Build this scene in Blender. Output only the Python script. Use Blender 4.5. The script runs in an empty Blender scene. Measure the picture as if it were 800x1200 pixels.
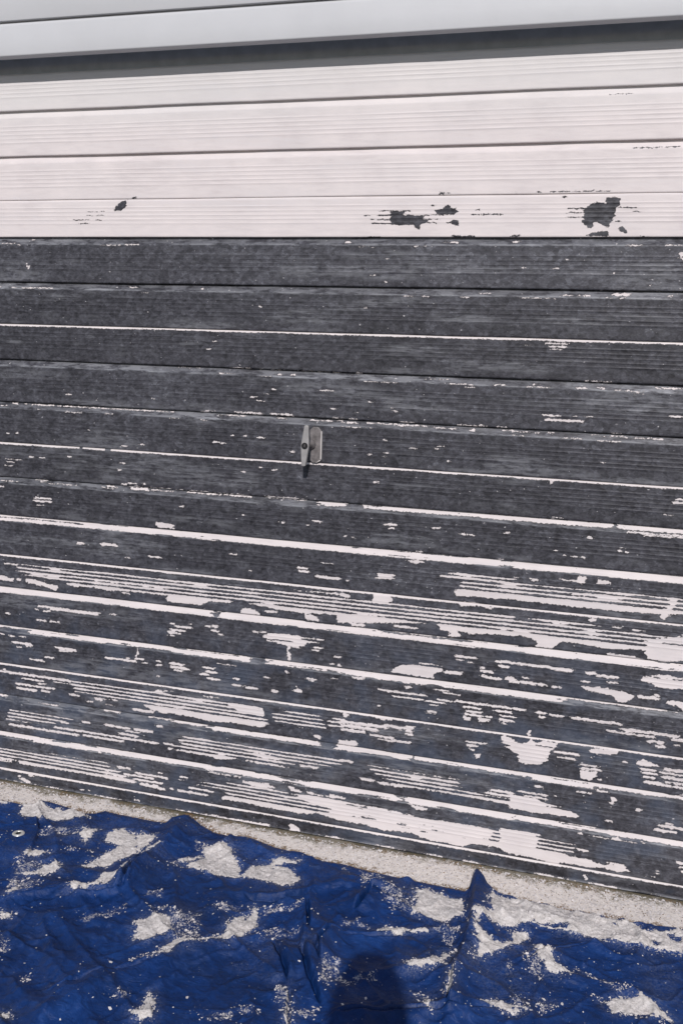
import bpy, bmesh, math, random
import numpy as np
from mathutils import Vector, Matrix

# ------------------------------------------------------------------ camera, light, exposure
SC = bpy.context.scene
COL = SC.collection
FOCAL, PITCH, YAW, ROLL = 1150.0, math.radians(9.2575), math.radians(16.4056), math.radians(1.9284)
DIST, EYE = 2.6, 1.4223                       # camera to door plane, camera height
cam_data = bpy.data.cameras.new("camera")
cam = bpy.data.objects.new("camera", cam_data); COL.objects.link(cam)
cam_data.sensor_fit = 'VERTICAL'; cam_data.sensor_height = 24.0
cam_data.lens = FOCAL / 1200.0 * 24.0
cam_data.clip_start = 0.02; cam_data.clip_end = 500
fwd_h = Vector((-math.sin(YAW), math.cos(YAW), 0)); right_h = Vector((math.cos(YAW), math.sin(YAW), 0))
fwd = fwd_h * math.cos(PITCH) + Vector((0, 0, -math.sin(PITCH)))
up = Vector((0, 0, math.cos(PITCH))) + fwd_h * math.sin(PITCH)
cr, sr = math.cos(ROLL), math.sin(ROLL)
# image axes expressed in the levelled camera frame
img_r = right_h * cr + up * sr
img_u = up * cr - right_h * sr
R = Matrix((img_r, img_u, -fwd)).transposed()
cam.matrix_world = Matrix.Translation((0, -DIST, EYE)) @ R.to_4x4()
SC.camera = cam

SUN_EL, SUN_AZ = math.radians(33.5), math.radians(13.5)     # azimuth: to the right of the door's normal
to_sun = Vector((math.sin(SUN_AZ) * math.cos(SUN_EL), -math.cos(SUN_AZ) * math.cos(SUN_EL), math.sin(SUN_EL)))
world = bpy.data.worlds.new("World"); SC.world = world; world.use_nodes = True
wn = world.node_tree; bg = wn.nodes['Background']
sky = wn.nodes.new('ShaderNodeTexSky'); sky.sky_type = 'NISHITA'; sky.sun_disc = False
sky.sun_elevation = SUN_EL; sky.sun_rotation = math.atan2(to_sun.x, to_sun.y)
sky.air_density = 1.0; sky.dust_density = 0.6
wn.links.new(sky.outputs[0], bg.inputs[0]); bg.inputs[1].default_value = 0.08
sun_d = bpy.data.lights.new("sun", 'SUN'); sun_d.energy = 3.65; sun_d.angle = math.radians(0.53)
sun_d.color = (1.0, 0.955, 0.93)
sun = bpy.data.objects.new("sun", sun_d); COL.objects.link(sun)
sun.rotation_euler = to_sun.to_track_quat('Z', 'Y').to_euler(); sun.location = (1, -4, 5)
SC.view_settings.view_transform = 'Standard'; SC.view_settings.look = 'None'
SC.view_settings.gamma = 1; SC.view_settings.exposure = 0.0

# ------------------------------------------------------------------ reading the survey of the photograph
def ray(px, py):
    xs, ys = px - 400.0, py - 600.0
    x = cr * xs + sr * ys; y = -sr * xs + cr * ys
    f = FOCAL * math.cos(PITCH) - y * math.sin(PITCH)
    d = FOCAL * math.sin(PITCH) + y * math.cos(PITCH)
    return (-f * math.sin(YAW) + x * math.cos(YAW), f * math.cos(YAW) + x * math.sin(YAW), -d)
def on_door(px, py, off=0.0):
    d = ray(px, py); t = (DIST - off) / d[1]
    return d[0] * t, d[2] * t + EYE
def on_ground(px, py, z=0.0):
    d = ray(px, py); t = (EYE - z) / -d[2]
    return d[0] * t, d[1] * t - DIST

# ------------------------------------------------------------------ numeric helpers
def _h(ix, iy, seed):
    n = (ix.astype(np.int64) * 374761393 + iy.astype(np.int64) * 668265263 + seed * 1442695041) & 0xffffffff
    n = ((n ^ (n >> 13)) * 1274126177) & 0xffffffff
    n = n ^ (n >> 16)
    return (n & 0xffffff).astype(np.float64) / 8388607.5 - 1.0
def noise(x, y, seed=0):
    ix, iy = np.floor(x), np.floor(y)
    fx, fy = x - ix, y - iy
    fx = fx * fx * (3 - 2 * fx); fy = fy * fy * (3 - 2 * fy)
    a = _h(ix, iy, seed); b = _h(ix + 1, iy, seed); c = _h(ix, iy + 1, seed); d = _h(ix + 1, iy + 1, seed)
    return (a * (1 - fx) + b * fx) * (1 - fy) + (c * (1 - fx) + d * fx) * fy
def fbm(x, y, seed=0, o=3):
    s = 0; a = 1; t = 0
    for k in range(o):
        s = s + a * noise(x * 2 ** k, y * 2 ** k, seed + k * 17); t += a; a *= .55
    return s / t
def sstep(a, b, x):
    t = np.clip((x - a) / (b - a), 0, 1); return t * t * (3 - 2 * t)
def poly_sdf(X, Y, P):
    """signed distance, positive inside"""
    d = np.full(X.shape, 1e9); ins = np.zeros(X.shape, bool); n = len(P)
    for i in range(n):
        x0, y0 = P[i]; x1, y1 = P[(i + 1) % n]
        ex, ey = x1 - x0, y1 - y0; L = ex * ex + ey * ey + 1e-18
        t = np.clip(((X - x0) * ex + (Y - y0) * ey) / L, 0, 1)
        d = np.minimum(d, (X - x0 - t * ex) ** 2 + (Y - y0 - t * ey) ** 2)
        if y0 != y1:
            c = ((y0 > Y) != (y1 > Y)) & (X < (x1 - x0) * (Y - y0) / (y1 - y0) + x0)
            ins ^= c
    d = np.sqrt(d)
    return np.where(ins, d, -d)
def line_dist(X, Y, P):
    d = np.full(X.shape, 1e9); side = np.zeros(X.shape); u = np.zeros(X.shape); acc = 0.0
    lens = [math.hypot(P[i + 1][0] - P[i][0], P[i + 1][1] - P[i][1]) for i in range(len(P) - 1)]; tot = sum(lens)
    for i in range(len(P) - 1):
        x0, y0 = P[i]; x1, y1 = P[i + 1]; ex, ey = x1 - x0, y1 - y0; L = ex * ex + ey * ey + 1e-18
        t = np.clip(((X - x0) * ex + (Y - y0) * ey) / L, 0, 1)
        dd = np.hypot(X - x0 - t * ex, Y - y0 - t * ey); m = dd < d
        d = np.where(m, dd, d); side = np.where(m, np.sign(ex * (Y - y0) - ey * (X - x0)), side)
        u = np.where(m, (acc + t * lens[i]) / tot, u); acc += lens[i]
    return d, side, u

# ------------------------------------------------------------------ objects
def link(o, parent=None, **props):
    COL.objects.link(o)
    if parent is not None: o.parent = parent
    for k, v in props.items(): o[k] = v
    return o
def mesh_obj(name, verts, faces, mats, parent=None, smooth=False, attrs=None, mat_idx=None, **props):
    me = bpy.data.meshes.new(name)
    verts = np.asarray(verts, dtype=np.float32).reshape(-1, 3)
    if isinstance(faces, np.ndarray):
        nf, k = faces.shape
        me.vertices.add(len(verts)); me.vertices.foreach_set('co', verts.ravel())
        me.loops.add(nf * k); me.loops.foreach_set('vertex_index', faces.astype(np.int32).ravel())
        me.polygons.add(nf); me.polygons.foreach_set('loop_start', np.arange(0, nf * k, k, dtype=np.int32))
        me.update(calc_edges=True)
    else:
        me.from_pydata([tuple(map(float, v)) for v in verts], [], faces); me.update()
    if attrs:
        for an, av in attrs.items():
            a = me.attributes.new(an, 'FLOAT', 'POINT'); a.data.foreach_set('value', np.asarray(av, np.float32).ravel())
    for m in (mats if isinstance(mats, (list, tuple)) else [mats]): me.materials.append(m)
    if mat_idx is not None: me.polygons.foreach_set('material_index', np.asarray(mat_idx, np.int32))
    if smooth: me.polygons.foreach_set('use_smooth', np.ones(len(me.polygons), bool))
    return link(bpy.data.objects.new(name, me), parent, **props)
def grid_faces(nr, nc):
    i = np.arange(nr - 1)[:, None] * nc + np.arange(nc - 1)[None, :]
    return np.stack([i, i + 1, i + nc + 1, i + nc], -1).reshape(-1, 4)
def box(name, lo, hi, mat, parent=None, bevel=0.0, **props):
    bm = bmesh.new(); bmesh.ops.create_cube(bm, size=1)
    for v in bm.verts:
        v.co = Vector([(lo[i] + hi[i]) / 2 + v.co[i] * (hi[i] - lo[i]) for i in range(3)])
    if bevel: bmesh.ops.bevel(bm, geom=bm.edges[:], offset=bevel, segments=2, profile=.5, affect='EDGES')
    me = bpy.data.meshes.new(name); bm.to_mesh(me); bm.free(); me.materials.append(mat)
    return link(bpy.data.objects.new(name, me), parent, **props)
def empty(name, loc, **props):
    o = bpy.data.objects.new(name, None); o.location = loc; o.empty_display_size = .1
    return link(o, None, **props)
def place(child, parent):                      # keep world position under a moved parent
    child.parent = parent; child.matrix_parent_inverse = Matrix.Translation(parent.location).inverted()

# ------------------------------------------------------------------ materials
class N:
    def __init__(s, name):
        s.m = bpy.data.materials.new(name); s.m.use_nodes = True; s.t = s.m.node_tree
        s.b = s.t.nodes['Principled BSDF']; s.out = s.t.nodes['Material Output']
    def n(s, typ, ins=None, **kw):
        x = s.t.nodes.new(typ)
        for k, v in kw.items(): setattr(x, k, v)
        for k, v in (ins or {}).items(): s.set(x.inputs[k], v)
        return x
    def set(s, sock, v):
        if hasattr(v, 'is_output') or isinstance(v, bpy.types.NodeSocket): s.t.links.new(v, sock)
        else: sock.default_value = v
    def math(s, op, a, b=0.0, c=None, clamp=False):
        x = s.t.nodes.new('ShaderNodeMath'); x.operation = op; x.use_clamp = clamp
        s.set(x.inputs[0], a); s.set(x.inputs[1], b)
        if c is not None: s.set(x.inputs[2], c)
        return x.outputs[0]
    def coord(s, scale=(1, 1, 1)):
        tc = s.n('ShaderNodeTexCoord'); mp = s.n('ShaderNodeMapping', {'Scale': scale})
        s.t.links.new(tc.outputs['Object'], mp.inputs['Vector']); return mp.outputs[0]
    def noise(s, scale, vec, detail=3, rough=.55, dist=0.0):
        x = s.n('ShaderNodeTexNoise', {'Scale': scale, 'Detail': detail, 'Roughness': rough, 'Distortion': dist, 'Vector': vec})
        return x.outputs['Fac']
    def ramp(s, fac, stops, interp='LINEAR'):
        x = s.n('ShaderNodeValToRGB', {'Fac': fac}); r = x.color_ramp; r.interpolation = interp
        while len(r.elements) < len(stops): r.elements.new(0.5)
        for e, (p, c) in zip(r.elements, stops):
            e.position = p; e.color = (c, c, c, 1) if isinstance(c, (int, float)) else (*c, 1)
        return x.outputs['Color']
    def mix(s, fac, a, b, mode='MIX'):
        x = s.n('ShaderNodeMix', data_type='RGBA', blend_type=mode)
        s.set(x.inputs[0], fac)
        for sock, v in ((x.inputs[6], a), (x.inputs[7], b)):
            s.set(sock, (*v, 1) if isinstance(v, tuple) and len(v) == 3 else v)
        return x.outputs[2]
    def bump(s, h, strength, dist, normal=None):
        x = s.n('ShaderNodeBump', {'Height': h, 'Strength': strength, 'Distance': dist})
        if normal is not None: s.set(x.inputs['Normal'], normal)
        return x.outputs[0]
    def attr(s, name):
        return s.n('ShaderNodeAttribute', attribute_name=name).outputs['Fac']
    def remap(s, v, a, b):
        x = s.n('ShaderNodeMapRange', {'Value': v, 'From Min': a, 'From Max': b}); return x.outputs[0]

def plain(name, col, rough=.6, metal=0.0, var=.12, scale=30, bump=.0003, spec=.4):
    k = N(name); c = k.coord()
    n1 = k.noise(scale, c, 4); n2 = k.noise(scale * 6, c, 3)
    dark = tuple(x * (1 - var) for x in col); light = tuple(min(1, x * (1 + var)) for x in col)
    k.set(k.b.inputs['Base Color'], k.ramp(n1, [(.3, dark), (.7, light)]))
    k.b.inputs['Roughness'].default_value = rough; k.b.inputs['Metallic'].default_value = metal
    k.b.inputs['Specular IOR Level'].default_value = spec
    k.set(k.b.inputs['Normal'], k.bump(n2, .6, bump)); return k.m

def slat_material():
    k = N('peeling_paint_on_zinc'); c = k.coord()
    # ragged edge of the paint film: survey field (mm) plus fine noise
    cs = k.coord((1, 1, 1.6))
    nf = k.noise(260, cs, 3, .6); nm = k.noise(90, cs, 2, .5)
    fld = k.math('ADD', k.attr('paint'), k.math('MULTIPLY', k.math('SUBTRACT', nf, .5), 7.0))
    fld = k.math('ADD', fld, k.math('MULTIPLY', k.math('SUBTRACT', nm, .5), 6.0))
    mask = k.remap(fld, -.45, .45)
    # bare weathered zinc
    cb = k.coord((1, 1, 1.3))
    sp = k.n('ShaderNodeTexVoronoi', {'Scale': 85, 'Randomness': 1, 'Vector': cb}, feature='F1')
    spf = k.n('ShaderNodeSeparateColor', {'Color': sp.outputs['Color']}).outputs[0]
    blot = k.noise(26, cb, 5, .65, .4); big = k.noise(3.2, c, 3); streak = k.noise(9, k.coord((1, 1, 26)), 4, .7)
    fine = k.noise(420, k.coord((.35, 1, 1.2)), 2, .7); mid = k.noise(75, cb, 4, .7, .3)
    v = k.math('ADD', k.math('MULTIPLY', spf, .24), k.math('MULTIPLY', blot, .56))
    v = k.math('ADD', v, k.math('MULTIPLY', streak, .26))
    v = k.math('ADD', v, k.math('MULTIPLY', fine, .62))
    v = k.math('ADD', v, k.math('MULTIPLY', mid, .62))
    v = k.math('ADD', v, k.math('MULTIPLY', k.math('SUBTRACT', big, .5), .45))
    v = k.math('ADD', v, k.math('MULTIPLY', k.math('SUBTRACT', k.attr('slat_tone'), .5), .20))
    metal = k.ramp(k.remap(v, .85, 1.53), [(0, (.015, .0145, .0185)), (.38, (.040, .0395, .048)), (.68, (.070, .070, .084)), (1, (.14, .143, .165))])
    zpos = k.n('ShaderNodeSeparateXYZ', {'Vector': k.n('ShaderNodeTexCoord').outputs['Object']}).outputs[2]
    bl = k.math('MULTIPLY', k.ramp(k.noise(7, cb, 3, .6), [(.46, 0), (.62, 1)]), k.remap(zpos, .80, .45))
    metal = k.mix(k.math('MULTIPLY', bl, .75), metal, k.mix(.55, metal, (.070, .092, .140)))
    # thin grey film left where the strippers wiped it, with highlights painted along the lips
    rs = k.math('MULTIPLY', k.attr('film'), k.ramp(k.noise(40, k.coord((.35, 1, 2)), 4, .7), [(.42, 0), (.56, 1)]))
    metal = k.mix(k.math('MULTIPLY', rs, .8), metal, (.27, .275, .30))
    # pinpoint crumbs of paint
    cr_ = k.ramp(k.noise(150, k.coord((.6, 1, 1)), 2, .4), [(.735, 0), (.75, 1)])
    metal = k.mix(k.math('MULTIPLY', cr_, .75), metal, (.5, .48, .49))
    # the old pinkish white paint
    pn = k.noise(6, c, 3); pd = k.noise(60, k.coord((.25, 1, 2)), 4, .65); pf = k.noise(300, cs, 3)
    paint = k.ramp(k.math('ADD', k.math('MULTIPLY', pn, .5), k.math('MULTIPLY', pd, .5)),
                   [(.33, (.54, .49, .492)), (.5, (.615, .562, .560)), (.68, (.675, .612, .605))])
    chalk = k.attr('chalk')
    paint = k.mix(k.math('MULTIPLY', chalk, .6), paint, (.575, .58, .58))
    grime_or_shade = k.math('MULTIPLY', k.attr('grime_or_shade'), k.ramp(pd, [(.42, .15), (.6, 1)]))  # shade below the beads painted grey, broken up by noise
    paint = k.mix(k.math('MULTIPLY', grime_or_shade, .32), paint, (.40, .38, .40))
    smear = k.math('MULTIPLY', k.ramp(k.noise(4, k.coord((.5, 1, 5)), 5, .65), [(.5, 0), (.66, 1)]), k.ramp(pd, [(.4, 0), (.62, 1)]))
    paint = k.mix(k.math('MULTIPLY', smear, .28), paint, (.47, .47, .50))
    # darker rim on the metal round the paint film
    rim = k.math('SUBTRACT', k.remap(fld, -1.6, -.3), k.remap(fld, -.3, .3), clamp=True)
    metal = k.mix(k.math('MULTIPLY', rim, .35), metal, (.02, .018, .018))
    k.set(k.b.inputs['Base Color'], k.mix(mask, metal, paint))
    k.set(k.b.inputs['Metallic'], k.math('MULTIPLY', k.math('SUBTRACT', 1.0, mask), .12))
    rough = k.math('ADD', k.math('MULTIPLY', mask, .14), k.math('ADD', k.math('MULTIPLY', blot, .25), .42))
    k.set(k.b.inputs['Roughness'], rough); k.b.inputs['Specular IOR Level'].default_value = .35
    b1 = k.bump(fine, .35, .0004); b2 = k.bump(k.math('ADD', k.math('MULTIPLY', mid, .5), pf), .35, .0005, b1)
    b3 = k.bump(mask, .9, .0016, b2)
    k.set(k.b.inputs['Normal'], b3); return k.m

def tarp_material():
    k = N('blue_polythene'); c = k.coord()
    n1 = k.noise(5, c, 4, .6); n2 = k.noise(45, c, 5, .7, .5); n3 = k.noise(220, c, 3, .6); n4 = k.noise(12, k.coord((1, 2.4, 1)), 4, .65, .8)
    blue = k.ramp(k.math('ADD', k.math('MULTIPLY', n1, .5), k.math('MULTIPLY', n2, .5)),
                  [(.3, (.0028, .015, .062)), (.5, (.004, .026, .118)), (.72, (.010, .050, .20))])
    scuff = k.math('MULTIPLY', k.ramp(n4, [(.54, 0), (.74, 1)]), k.ramp(n2, [(.45, 0), (.65, 1)]))
    blue = k.mix(k.math('MULTIPLY', scuff, .22), blue, (.11, .15, .25))
    grime_or_shade = k.ramp(k.noise(3.1, k.coord((1, 1.9, 1)), 4, .6, 1.0), [(.52, 0), (.72, 1)])
    blue = k.mix(k.math('MULTIPLY', grime_or_shade, .22), blue, (.016, .022, .035))
    dust = k.attr('dust')
    f = k.math('ADD', k.math('ADD', dust, k.math('MULTIPLY', k.math('SUBTRACT', n3, .5), 3.0)), k.math('MULTIPLY', k.math('SUBTRACT', n2, .5), 3.0))
    m = k.remap(f, .0, .5)
    blue = k.mix(k.math('MULTIPLY', m, .8), blue, (.55, .52, .51))
    hz = k.math('MULTIPLY', k.attr('haze_of_dust'), k.ramp(n3, [(.40, .0), (.75, 1)]))
    blue = k.mix(k.math('MULTIPLY', hz, .26), blue, (.36, .38, .44))
    # fine crumbs everywhere
    cr_ = k.ramp(k.noise(190, c, 2, .45), [(.715, 0), (.74, 1)])
    cr2 = k.ramp(k.noise(11, c, 3, .6), [(.42, .0), (.6, 1)])
    blue = k.mix(k.math('MULTIPLY', k.math('MULTIPLY', cr_, cr2), .75), blue, (.42, .42, .45))
    w = k.n('ShaderNodeTexWave', {'Scale': 160, 'Distortion': .5, 'Vector': c}); w2 = k.n('ShaderNodeTexWave', {'Scale': 160, 'Distortion': .5, 'Vector': k.coord((0, 1, 0))}, bands_direction='Y')
    wv = k.math('ADD', w.outputs['Fac'], w2.outputs['Fac'])
    k.set(k.b.inputs['Base Color'], blue)
    k.set(k.b.inputs['Roughness'], k.ramp(n2, [(.3, .38), (.7, .62)]))
    k.b.inputs['Specular IOR Level'].default_value = .20
    cre = k.noise(30, k.coord((1, 1.6, 1)), 5, .6, 1.6)
    b1 = k.bump(wv, .10, .0004); b2 = k.bump(cre, .6, .007, b1); b3 = k.bump(m, .5, .001, b2)
    k.set(k.b.inputs['Normal'], b3); return k.m

def concrete_material():
    k = N('dusty_concrete'); c = k.coord()
    n1 = k.noise(8, c, 5, .6); n2 = k.noise(140, c, 4, .7); n3 = k.noise(55, c, 4, .7); n4 = k.noise(320, c, 2, .6)
    base = k.ramp(n1, [(.3, (.10, .098, .094)), (.7, (.155, .15, .143))])
    base = k.mix(k.ramp(n4, [(.55, 0), (.68, .7)]), base, (.13, .10, .075))
    # old paint dust worked into the slab near the door
    d = k.math('ADD', k.attr('dust'), k.math('ADD', k.math('MULTIPLY', k.math('SUBTRACT', n2, .5), 2.4), k.math('MULTIPLY', k.math('SUBTRACT', n3, .5), 1.8)))
    base = k.mix(k.remap(d, .1, .7), base, k.ramp(n3, [(.35, (.66, .60, .555)), (.65, (.78, .72, .675))]))
    moss = k.math('ADD', k.attr('moss'), k.math('MULTIPLY', k.math('SUBTRACT', n2, .5), 2.2))
    base = k.mix(k.math('MULTIPLY', k.remap(moss, .2, .8), .8), base, (.135, .115, .07))
    rust = k.math('ADD', k.attr('rust'), k.math('MULTIPLY', k.math('SUBTRACT', n2, .5), 3.0))
    base = k.mix(k.math('MULTIPLY', k.remap(rust, .4, .9), .85), base, (.20, .125, .065))
    k.set(k.b.inputs['Base Color'], base); k.b.inputs['Roughness'].default_value = .93
    k.b.inputs['Specular IOR Level'].default_value = .2
    b1 = k.bump(n4, .6, .0012); k.set(k.b.inputs['Normal'], k.bump(n2, .7, .002, b1)); return k.m

def flake_material(name, a, b, rough=.75):
    k = N(name); oi = k.n('ShaderNodeAttribute', attribute_name='tone').outputs['Fac']
    n = k.noise(160, k.coord(), 3)
    k.set(k.b.inputs['Base Color'], k.mix(k.math('ADD', k.math('MULTIPLY', oi, .7), k.math('MULTIPLY', n, .3)), a, b))
    k.b.inputs['Roughness'].default_value = rough; k.b.inputs['Specular IOR Level'].default_value = .25
    return k.m
M_SLAT = slat_material(); M_TARP = tarp_material(); M_CONC = concrete_material()
M_WHITE = plain('painted_aluminium', (.50, .505, .525), .5, var=.03, scale=8)
M_LIP = plain('dull_grey_soffit_paint', (.42, .445, .49), .7, var=.1)
M_HANDLE = plain('cast_zinc', (.29, .28, .28), .48, .15, .14, 60, .0004)
M_PLATE = plain('dull_plate_metal', (.165, .15, .15), .6, .2, .45, 60, .0005)
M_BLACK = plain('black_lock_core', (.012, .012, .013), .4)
M_WALL = plain('cream_render', (.58, .55, .50), .9, var=.08, scale=14, bump=.002)
def drift_material():
    k = N('drift_of_paint_chips'); c = k.coord()
    v = k.n('ShaderNodeTexVoronoi', {'Scale': 260, 'Randomness': 1, 'Vector': k.mix(.02, c, k.n('ShaderNodeTexNoise', {'Scale': 60.0}).outputs['Color'])}, feature='F1')
    t = k.n('ShaderNodeSeparateColor', {'Color': v.outputs['Color']}).outputs[0]
    n = k.noise(90, c, 4, .7)
    f = k.math('ADD', k.math('MULTIPLY', t, .45), k.math('MULTIPLY', n, .6))
    k.set(k.b.inputs['Base Color'], k.ramp(f, [(.12, (.33, .30, .285)), (.4, (.53, .495, .475)), (.8, (.70, .66, .645))]))
    k.b.inputs['Roughness'].default_value = .85; k.b.inputs['Specular IOR Level'].default_value = .15
    k.set(k.b.inputs['Normal'], k.bump(f, .8, .0016)); return k.m
M_DRIFT = drift_material()
M_FLAKE = flake_material('paint_flake', (.52, .485, .475), (.72, .675, .66))
M_GRIT = flake_material('brown_grit', (.07, .05, .03), (.28, .19, .11), .95)
M_BRASS = plain('nickel_eyelet', (.62, .61, .58), .35, .55, .1, 90)

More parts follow.
